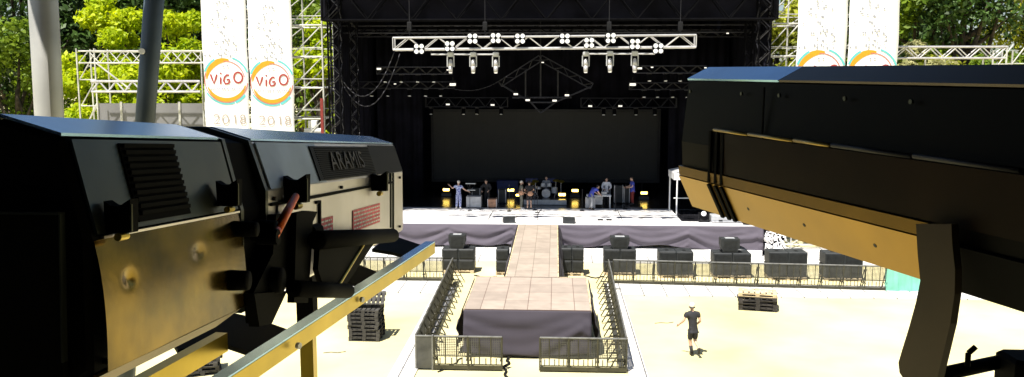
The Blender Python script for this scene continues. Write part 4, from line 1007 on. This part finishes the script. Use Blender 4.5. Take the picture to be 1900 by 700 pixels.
T('tall dark tree between the second pole and the left banners',360,-110,70,300,LD,11000,.28,4)
T('bright yellow green tree between the two left poles',212,-38,60,135,LB,9000,.2,5,z0=.12)
T('bright green tree just left of the banners, behind the second pole',332,5,61,140,LB,8500,.2,6,z0=.12)
T('low yellow green bush beside the foot of the left gantry',140,72,57,140,LB,7000,.19,7,z0=.05,name='bushy_tree')
T('low green bush behind the hoarding under the left gantry',285,85,58.5,200,LB,7500,.2,8,z0=.05,name='bushy_tree')
T('tall green tree behind the left scaffold tower',560,-70,62,190,LM,9000,.22,9,z0=.08)
T('tall dark tree behind the left banners',470,-130,74,280,LD,9000,.28,10)
T('bright leafy tree close behind the left scaffold beside the roof tower',585,25,58,120,LB,5500,.19,21,z0=.1)
T('olive green tree behind the right scaffold beside the stage',1448,-60,62,160,LO,9000,.2,11,z0=.08)
T('tall green tree behind the right banners',1560,-120,70,260,LM,8000,.28,12)
T('dense mid green tree right of the right banners',1712,-90,64,210,LM,10500,.22,13,z0=.1)
T('pale flowering bush above the lattice beam at the right',1722,22,57,100,LP,4200,.17,14,z0=.1,name='bushy_tree')
T('dark tree with bare crooked trunk at the right',1795,-150,62,200,LD,5200,.22,15,z0=.5)
T('tall olive tree at the far right edge',1965,-110,66,220,LO,8500,.22,16,z0=.15)
T('green sapling low between the trees at the right',1850,72,60,120,LM,4500,.19,17,z0=.05)
T('low olive bush under the lattice beam at the right',1760,95,58,190,LO,6000,.2,18,z0=.03,name='bushy_tree')
T('tall dark tree filling the gap behind the right trees',1670,-40,82,210,LD,8000,.32,19,z0=.05)
T('dark bush in the back beyond the right lattice beam',1830,85,78,320,LD,6000,.3,20,z0=.03,name='bushy_tree')

# ------------------------------------------------------------------ lighting tower around the camera
ft=thing('control_tower','roofed lighting tower the photograph was taken from, with grey poles','tower',(0,0,0))
def pole(x0,y0,x1,y1,dpt,rad,zt):
    a_,b_=at(x0,y0,dpt),at(x1,y1,dpt); d=(a_-b_); s=(zt-a_.z)/d.z; top=a_+d*s; bot=b_-d*((b_.z-7.0)/d.z)
    return MB().tube(bot,top,rad,20)
ROOFZ=11.6
pole(80,0,92,222,4.6,.073,ROOFZ).build('pole',M['pole'],ft,True); pole(286,0,269,225,5.2,.058,ROOFZ).build('pole',M['pole2'],ft,True)
o=MB().tube((0,0,0),(0,.012,0),.018,14).build('sticker',M['white'],ft.children[-1]); o.location=at(273,96,5.2)+Vector((0,-.075,0))
MB().box((at(85,60,4.6).x-.25*(ROOFZ-at(85,60,4.6).z),-4,ROOFZ),(4,4.5,ROOFZ+.15)).build('roof',M['blk'],ft)  # unseen roof, edges set so its shade falls on lamps and poles
MB().box((-5,-4.1,0),(4,-4,ROOFZ)).build('added_back_cloth',M['blk'],ft)  # unseen cloth added behind the camera to keep reflections dark
MB().box((-5,-4,7.2),(-4.9,1.0,ROOFZ)).build('added_side_cloth',M['blk'],ft); MB().box((3.9,-4,7.2),(4,2.2,ROOFZ)).build('added_side_cloth',M['blk'],ft)  # side cloths added out of view for the same darkening
MB().box((-4.9,-4,7.1),(3.9,-.6,7.2)).build('deck',M['blk'],ft)
for x,y in ((-4.9,-3.9),(3.9,-3.9),(-4.9,4.3),(3.9,4.3)): MB().tube((x,y,0),(x,y,ROOFZ),.08,10).build('pole',M['pole'],ft)

# ------------------------------------------------------------------ the two follow spots
def frame_of(vp):
    a_=ray(*vp).normalized(); s=a_.cross(Vector((0,0,1))).normalized(); return a_,s,s.cross(a_)
def spot_root(label, vp, px, depth):
    a_,s,t=frame_of(vp); o=CP+ray(*px)*depth
    r=thing('follow_spot',label,'spotlight',o,0,'large follow spots in front of the camera')
    m=Matrix((s,a_,t)).transposed().to_4x4(); m.translation=o; r.matrix_world=m
    bpy.context.view_layer.update()
    def L(x,y,so=0.):                            # photograph point -> (s,u,t) on the plane s=so
        P=pl(x,y,o+s*so,s)-o; return Vector((so,P.dot(a_),P.dot(t)))
    return r,L
def loft(mb, prof, us, insets=None):
    n=len(prof); cx=sum(p[0] for p in prof)/n; cz=sum(p[1] for p in prof)/n; vs=[]
    for k,u in enumerate(us):
        i=(insets or [0]*len(us))[k]
        for (x,z) in prof:
            l=math.hypot(x-cx,z-cz); f=1-i/l; vs.append((cx+(x-cx)*f,u,cz+(z-cz)*f))
    fs=[tuple(range(n)),tuple(range(len(us)*n-1,(len(us)-1)*n-1,-1))]
    for k in range(len(us)-1):
        for i in range(n): j=(i+1)%n; fs.append((k*n+i,(k+1)*n+i,(k+1)*n+j,k*n+j))
    return mb.add(vs,fs)
def panel(mb, a, b, c, d, th, nrm):                # quad plate a b c d with thickness along nrm
    nrm=Vector(nrm); return mb.prism([Vector(p)+nrm*.0 for p in (a,b,c,d)],nrm*th)
ls,LL=spot_root('long silver follow spot at the left, sand glow painted on its dented side',(1062,276),(163,353),1.1)
CX=-.18
def sym(right): return right+[(2*CX-x,z) for x,z in reversed(right)]
rear=sym([(CX,.0901),(-.115,.09),(-.034,.066),(0,-.062),(0,-.238),(-.045,-.272)])[1:]
rear=[( -.115,.09),(-.034,.066),(0,-.062),(0,-.238),(-.05,-.275)]; rear=rear+[(2*CX-x,z) for x,z in reversed(rear)]
loft(MB(),rear,[0.0,.008,.485,.493],[.008,0,0,.006]).build('rear_housing',M['blk'],ls)
# cladding of the rear housing: top, upper flap, dented lower side
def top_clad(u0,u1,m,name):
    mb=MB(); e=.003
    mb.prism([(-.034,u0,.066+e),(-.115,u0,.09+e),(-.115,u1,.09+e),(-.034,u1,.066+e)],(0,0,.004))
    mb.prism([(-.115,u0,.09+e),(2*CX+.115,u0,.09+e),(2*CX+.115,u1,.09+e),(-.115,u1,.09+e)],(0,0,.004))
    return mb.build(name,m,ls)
top_clad(.0,.49,M['skytop'],'top_cover')
def slant(u0,u1,f0,f1,th,m,name,par,off=.002,lo=(0,-.062)):
    a_=Vector((-.034,0,.066)); b_=Vector((lo[0],0,lo[1])); n_=Vector((b_.z-a_.z,0,-(b_.x-a_.x)))*-1; n_.normalize()
    if n_.x<0: n_=-n_
    q=lambda u,f:(a_.lerp(b_,f)+n_*off+Vector((0,u,0)))
    return MB().prism([q(u0,f0),q(u1,f0),q(u1,f1),q(u0,f1)],n_*th).build(name,m,par), n_, q
slant(.012,.483,.02,.98,.004,M['gunmetal'],'upper_flap',ls)
# grille
g,n_,q=slant(.12,.285,.06,.93,.002,M['blk'],'vent_grille',ls,off=.0065)
mb=MB()
for k in range(11):
    f=.09+.82*k/11; c0=q(.125,f); c1=q(.28,f); mb.beam(Vector(c0)+n_*.004,Vector(c1)+n_*.004,.006,.006)
mb.build('vent_slat',M['blk'],g)
# dented lower side
def dent(u,t): 
    return -.004*math.exp(-(((u-.075)/.014)**2+((t+.125)/.010)**2))-.003*math.exp(-(((u-.30)/.020)**2+((t+.115)/.011)**2))-.0012*math.sin(u*13+t*9)
nu,nv=90,40; vs=[]; 
for j in range(nv+1):
    for i in range(nu+1):
        u=.006+.480*i/nu; t=-.066-.170*j/nv; vs.append((.0185+dent(u,t)*(.4+.6*min(1,j/8))-.0155*(1-j/nv)**2.6-.004*(u/.48)*(1-j/nv)*(j/nv),u,t))
mb=MB().add(vs,[(j*(nu+1)+i,j*(nu+1)+i+1,(j+1)*(nu+1)+i+1,(j+1)*(nu+1)+i) for j in range(nv) for i in range(nu)])

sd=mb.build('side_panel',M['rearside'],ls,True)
mb=MB(); mb.prism([(.002,.006,-.24),(.002,.486,-.24),(-.045,.486,-.275),(-.045,.006,-.275)],(.004,0,-.003)); mb.build('lower_chamfer',M['bevel'],ls)
mb=MB(); mb.beam((.006,.02,-.0625),(.006,.48,-.0625),.007,.0035); mb.build('hinge_strip',M['silver'],ls)
# rear panel facing the camera
rp=MB().box((2*CX+.03,-.012,-.24),(-.03,-.001,-.03)).build('rear_panel',M['blk'],ls)
mb=MB(); mb.box((2*CX+.03,-.016,-.031),(-.03,-.0005,-.028)); mb.box((-.031,-.0145,-.22),(-.029,-.0025,-.03)); mb.build('trim',M['gunmetal'],rp)
def latch(x,y,sc,name='latch',so=.02,knob=True,m=None):
    c=LL(x,y,so); r_=MB(); w_=.010*sc; h_=.018*sc
    d_=.034*sc
    r_.prism([(.004,c.y-w_,c.z-h_),(d_,c.y-w_,c.z-h_),(d_*1.02,c.y-w_,c.z+h_*1.25),(d_*.6,c.y-w_,c.z+h_*.75),(d_*.3,c.y-w_,c.z+h_*.8),(.002,c.y-w_,c.z+h_*1.1)],(0,2*w_,0))
    o=r_.build(name,m or M['blk'],ls)
    if knob: MB().tube((d_*.55,c.y-w_,c.z-h_*1.3),(d_*.55,c.y+w_,c.z-h_*1.3),.005*sc,10).build('knob',M['frame'],o); MB().tube((d_*1.05,c.y-w_,c.z-h_*.9),(d_*1.05,c.y-w_,c.z+h_*.9),.0022,6).build('wire',M['gunmetal'],o)
    return o
latch(225,403,1.1); latch(424,360,1.15)
# gap with black flanges
fr0=[(x+(CX-x)*.03,z*.97) for x,z in rear]; loft(MB(),fr0,[.494,.640]).build('middle_section',M['blk'],ls)
loft(MB(),rear,[.494,.508],[-.006,-.006]).build('flange',M['gunmetal'],ls)
fpr=[(-.115,.09),(-.034,.066),(0,-.033),(0,-.245),(-.05,-.275)]; fpr=fpr+[(2*CX-x,z) for x,z in reversed(fpr)]
loft(MB(),fpr,[.626,.640],[-.005,-.005]).build('flange',M['gunmetal'],ls)
# front barrel
loft(MB(),fpr,[.641,.648,2.04,2.10],[.004,0,0,.012]).build('front_barrel',M['silver'],ls)
top_clad(.65,2.03,M['skytop'],'top_cover')
slant(.66,1.06,.02,.98,.003,M['bluegrey'],'upper_panel',ls,lo=(0,-.033))
np_,n_,q=slant(1.0,1.62,.10,.95,.003,M['darkbody'],'name_plate',ls,off=.006,lo=(0,-.033))
slant(1.63,2.03,.04,.97,.003,M['darkbody'],'upper_panel',ls,lo=(0,-.033))
fc=bpy.data.curves.new('lettering','FONT'); fc.body='ARAMIS'; fc.size=.062; fc.extrude=.0015; fc.align_x='CENTER'; fc.align_y='CENTER'; fc.space_character=1.05
fo=bpy.data.objects.new('lettering',fc); col.objects.link(fo); fo.parent=np_; fc.materials.append(M['letter'])
cen=Vector(q(1.30,.52))+n_*.0055; ux=Vector((0,1,0)); uy=n_.cross(ux); mm_=Matrix((ux,uy,n_)).transposed().to_4x4(); mm_.translation=cen; mm_=mm_@Matrix.Diagonal((1.6,1.15,1,1)); fo.matrix_local=mm_
bpy.context.view_layer.update(); fm_=bpy.data.meshes.new_from_object(fo.evaluated_get(bpy.context.evaluated_depsgraph_get())); f2=bpy.data.objects.new('raised_lettering',fm_); col.objects.link(f2); f2.parent=np_; f2.matrix_local=mm_; bpy.data.objects.remove(fo)
mb=MB()
for k in range(16):
    f=.16+.74*k/15; mb.beam(Vector(q(1.03,f))+n_*.004,Vector(q(1.59,f))+n_*.004,.0016,.0016)
mb.build('mesh_bar',M['blk'],np_)
# side door of the barrel
sdoor=MB().box((.001,.70,-.215),(.005,1.80,-.066)).build('side_door',M['silver'],ls)
mb=MB(); mb.box((.0005,.66,-.0645),(.0065,1.86,-.0585)); mb.build('door_seam',M['blk'],ls)
MB().box((.0052,.98,-.135),(.010,.992,-.075)).build('door_handle',M['blk'],sdoor); MB().box((.0052,.955,-.079),(.010,.992,-.072)).build('door_handle',M['blk'],sdoor)
mb=MB(); mb.box((.0005,1.82,-.215),(.006,1.835,-.03)); mb.box((.0005,1.865,-.235),(.006,1.872,-.03)); mb.build('front_strip',M['gunmetal'],ls)
def lab(x0,x1,y0,y1):
    a_,b_=LL(x0,y0,.0075),LL(x1,y1,.0075); o=MB().box((.0056,a_.y,min(a_.z,b_.z)),(.0075,b_.y,max(a_.z,b_.z))).build('warning_label',M['redlabel'],ls)
    rr=random.Random(2); mb=MB(); z=max(a_.z,b_.z)-.006
    while z>min(a_.z,b_.z)+.006:
        u=a_.y+.01
        while u<b_.y-.012: d_=rr.uniform(.008,.03); mb.box((.0076,u,z-.004),(.0082,min(b_.y-.006,u+d_),z)); u+=d_+.007
        z-=.011
    mb.build('print',M['white'],o)
lab(592,618,408,428); lab(655,705,391,412)
latch(545,352,1.5,so=.02); latch(700,338,1.5,so=.02)
# orange lever
a_,b_=LL(549,364,.045),LL(507,440,.05)
lv=MB().path([a_,a_.lerp(b_,.85),b_],[.0075,.010,.011],10).build('lever',M['orange'],ls,True); MB().tube(b_+Vector((-.03,0,0)),b_+Vector((.01,0,0)),.015,12).build('lever_pivot',M['blk'],lv)
# yoke on the near side, seen as black shapes
def poly(name,pts,so,th,m,par=None): return MB().prism([LL(x,y,so) for x,y in pts],(th,0,0)).build(name,m,par or ls)
yk=poly('yoke_plate',[(538,396),(560,391),(578,393),(569,412),(566,470),(560,562),(533,562),(536,470)],.034,.014,M['blk'])
poly('yoke_bracket',[(496,398),(538,396),(536,470),(520,524),(476,592),(456,600),(452,545),(490,470)],.012,.018,M['blk'])
poly('yoke_arm',[(583,462),(600,440),(680,438),(690,446),(626,540),(600,548),(590,530),(580,500)],.055,.012,M['blk'])
a_,b_=LL(683,440,.069),LL(622,540,.069); MB().tube(a_,b_,.004,8).build('arm_edge',M['frame'],ls)
a_,b_=LL(588,446,.07),LL(728,437,.07); hb=MB(); hb.tube(a_,b_,.021,18); hb.build('handle_bar',M['blk'],ls,True)
a_,b_=LL(545,536,.06),LL(645,540,.085); MB().tube(a_,b_,.0175,18).build('tilt_clamp',M['blk'],ls,True)
a_=LL(575,430,.04); MB().tube(a_,a_+Vector((0,.06,0)),.014,10).build('knob',M['blk'],ls)
for x,y,r_ in ((432,425,.015),(415,520,.019),(470,428,.022),(482,520,.028)):
    a_=LL(x,y,.005); MB().tube(a_,a_+Vector((.045,0,0)),r_,16,r_*.9).build('knob',M['blk'],ls,True)
poly('yoke_leg',[(452,545),(515,540),(486,600),(462,606)],.02,.02,M['blk'])
for u in (.03,.16,.32,.46): MB().tube((.0,u,-.228),(.0165,u,-.228),.0042,8).build('screw',M['gunmetal'],ls)
for u,t in ((.68,-.05),(.68,-.225),(1.2,-.05),(1.75,-.05),(1.85,-.05),(1.85,-.225),(1.98,-.05),(1.98,-.225),(1.5,-.225)): MB().tube((.0,u,t),(.007,u,t),.0045,8).build('screw',M['blackmetal'],ls)
# front lens
MB().tube((CX,2.1,-.09),(CX,2.15,-.09),.12,24).build('lens_tube',M['blk'],ls,True)
# stand of the left spot
ss=thing('lamp_stand','square steel upright carrying the silver follow spot','stand',gz(572,640,8.55))
zz=ss.location.z
MB().box((-.026,-.026,-zz),(.026,.026,.36)).build('post',M['frame'],ss); MB().box((-.033,-.033,.05),(.033,.033,.35)).build('collar',M['blk'],ss)
# frame below it
zf=8.97
pa,pb=gz(436,704,zf),gz(800,460,zf); d=(pb-pa).normalized(); pa=pa-d*.5
bf=thing('support_frame','low metal frame under the silver follow spot, sand glow painted on its rail','frame',(pa.x,pa.y,zf))
rel=lambda v:Vector((v.x-pa.x,v.y-pa.y,v.z-zf))
MB().beam(rel(pa),rel(pb),.03,.040).build('rail',M['frame'],bf)
MB().beam(rel(pa)+Vector((-.003,0,.0225)),rel(pb)+Vector((-.003,0,.0225)),.034,.004).build('rail_sky_sheen',M['skytop'],bf)  # thin strip painting sky light along the rail's top face
pe=gz(412,634,zf); pd=pe-d*.75
MB().beam(rel(pd),rel(pe),.03,.045).build('rail',M['frame'],bf)
def plate(pts,z=zf-.01,th=.012): return MB().prism([rel(gz(x,y,z)) for x,y in pts],(0,0,-th)).build('cross_plate',M['blk'],bf)
plate([(726,436),(798,460),(757,476),(728,468),(690,462)]); plate([(664,490),(708,508),(676,530),(640,520),(600,505)]); plate([(396,572),(474,590),(547,616),(520,640),(484,660),(400,632),(330,650),(300,600)])
for x,y in ((540,640),(660,555)): 
    p=gz(x,y,zf); MB().tube(rel(p)+Vector((.016,-.005,0)),rel(p)+Vector((.024,-.008,0)),.008,10).build('bolt',M['alu'],bf)

# right spot ---------------------------------------------------------------
rs,RL=spot_root('dark follow spot at the right, sand glow painted along its lower edge',(500,132),(1260,322),2.1)
RX=.20
rp_=[(.064,.25),(.009,.223),(-.005,.08),(0,0),(.039,-.076)]
full=[(2*RX-x,z) for x,z in rp_][::1]+[(x,z) for x,z in reversed(rp_)]
full=[(x,z) for x,z in reversed(full)]; full=full[::-1]
us=[-1.75,-1.74,-.02,0.0]; ins=[.01,0,0,.012]
loft(MB(),full,us,ins).build('housing',M['darkbody'],rs)
for u0,u1,m_,nm_ in ((-.40,-.015,'skytop2','top_cover'),(-1.7,-.402,'skytop22','top_past_sheen')):  # one top split where its painted sky sheen stops
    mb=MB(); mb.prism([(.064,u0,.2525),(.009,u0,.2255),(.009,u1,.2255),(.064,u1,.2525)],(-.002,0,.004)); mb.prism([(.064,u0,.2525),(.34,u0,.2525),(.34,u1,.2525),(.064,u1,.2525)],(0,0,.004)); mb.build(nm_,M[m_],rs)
mb=MB(); mb.prism([(-.003,-.84,-.0015),(-.003,-.012,-.0015),(.036,-.012,-.0785),(.036,-.84,-.0785)],(-.004,0,-.002)); mb.build('lower_chamfer',M['sandchamfer'],rs)
MB().prism([(-.003,-1.7,-.0015),(-.003,-.842,-.0015),(.036,-.842,-.0785),(.036,-1.7,-.0785)],(-.004,0,-.002)).build('shade_toned_chamfer',M['blk'],rs)  # black paints the shade where the yoke strap cuts off sand light
mb=MB()
for k,x in enumerate((1318,1330,1341)):
    u=RL(x,300,-.006).y
    mb.prism([(-.0055,u-.006,-.004),(-.0055,u+.006,-.004),(.0335,u+.006,-.081),(.0335,u-.006,-.081)],(-.005,0,-.003)); mb.box((-.0095,u-.005,.0),(-.0045,u+.005,.115))
mb.build('vent_slot',M['blk'],rs)
rl=MB()
for u0,u1 in ((-.19,-.33),(-.335,-.49),(-.495,-.60),(-.605,-.80),(-.805,-1.0)): rl.tube((-.014,u0,.119),(-.014,u1,.118),.0055,8)
pass
rl=MB()
for u0,u1 in ((-.19,-.33),(-.333,-.49),(-.493,-.60)): rl.tube((-.013,u0,.119),(-.013,u1,.118),.0038,8)
rl.build('hinge_rail',M['bevel2'],rs,True)  # front half of the rail, sand light in its colour
rl=MB()
for u0,u1 in ((-.605,-.80),(-.805,-1.0)): rl.tube((-.012,u0,.119),(-.012,u1,.118),.0042,8)
rl.build('hinge_rail',M['blackmetal'],rs,True)  # same rail, darkened where the painted glow ends
MB().tube((RX,.0,.09),(RX,.06,.09),.12,24).build('lens_tube',M['blk'],rs,True)
MB().tube((.06,RL(1664,480,.05).y,-.079),(.06,RL(1690,480,.05).y,-.079),.009,12).build('foot_knob',M['blk'],rs)
for u in (-.05,-.28,-.42,-.62,-.78): MB().tube((.0,u,.20),(-.004,u,.20),.004,8).build('screw',M['gunmetal'],rs)
for u in (-.3,-.5,-.7): MB().tube((.016,u,-.04),(.012,u,-.042),.004,8).build('screw',M['blackmetal'],rs)
MB().box((-.006,-.372,.012),(-.0035,-.368,.215)).build('panel_seam',M['blk'],rs)
MB().prism([(-.0035,-.84,.022),(-.0035,-.014,.022),(-.0015,-.014,.0005),(-.0015,-.84,.0005)],(-.0055,0,-.0012)).build('glow_fade_strip',M['bevel'],rs)  # strip added to fade the painted sand glow into the side
MB().prism([(-.006,-1.05,.112),(-.006,-.21,.112),(-.004,-.21,.024),(-.004,-1.05,.024)],(-.0025,0,0)).build('bounce_panel',M['bouncebody'],rs)  # plate added to carry the painted bounce below the rail
# curved strap of its yoke
def strap(pts,so,th,m,name):
    P=[RL(x,y,so) for x,y in pts]; return MB().prism(P,(-th,0,0)).build(name,m,rs)
strap([(1712,415),(1715,470),(1720,520),(1712,560),(1698,610),(1686,648),(1679,672),(1681,690),(1690,704),(1700,720),(1740,740),(1752,700),(1764,650),(1776,600),(1784,545),(1785,500),(1780,455),(1778,415)],-.02,.012,M['strap'],'yoke_strap')
pa2,pb2=gz(1700,705,8.95),gz(1930,655,8.95)
rt=thing('lamp_cradle','dark tube and clamp below the right follow spot, at the bottom edge','bracket',pa2)
MB().tube((0,0,0),pb2-pa2,.016,14).build('tube',M['blk'],rt,True)
p=gz(1795,680,8.97)-pa2; MB().path([p,p+Vector((0,0,.03)),p+Vector((.015,0,.045))],.006,8).build('hook',M['blk'],rt,True)
p=gz(1890,675,8.96)-pa2; MB().cbox((p.x-.03,p.y-.05,-.05),(p.x+.06,p.y+.05,.03),.008).build('clamp',M['blk'],rt)
MB().box((.1,-.02,-8.95),(.16,.04,-.01)).build('post',M['blk'],rt)
bpy.context.view_layer.update()
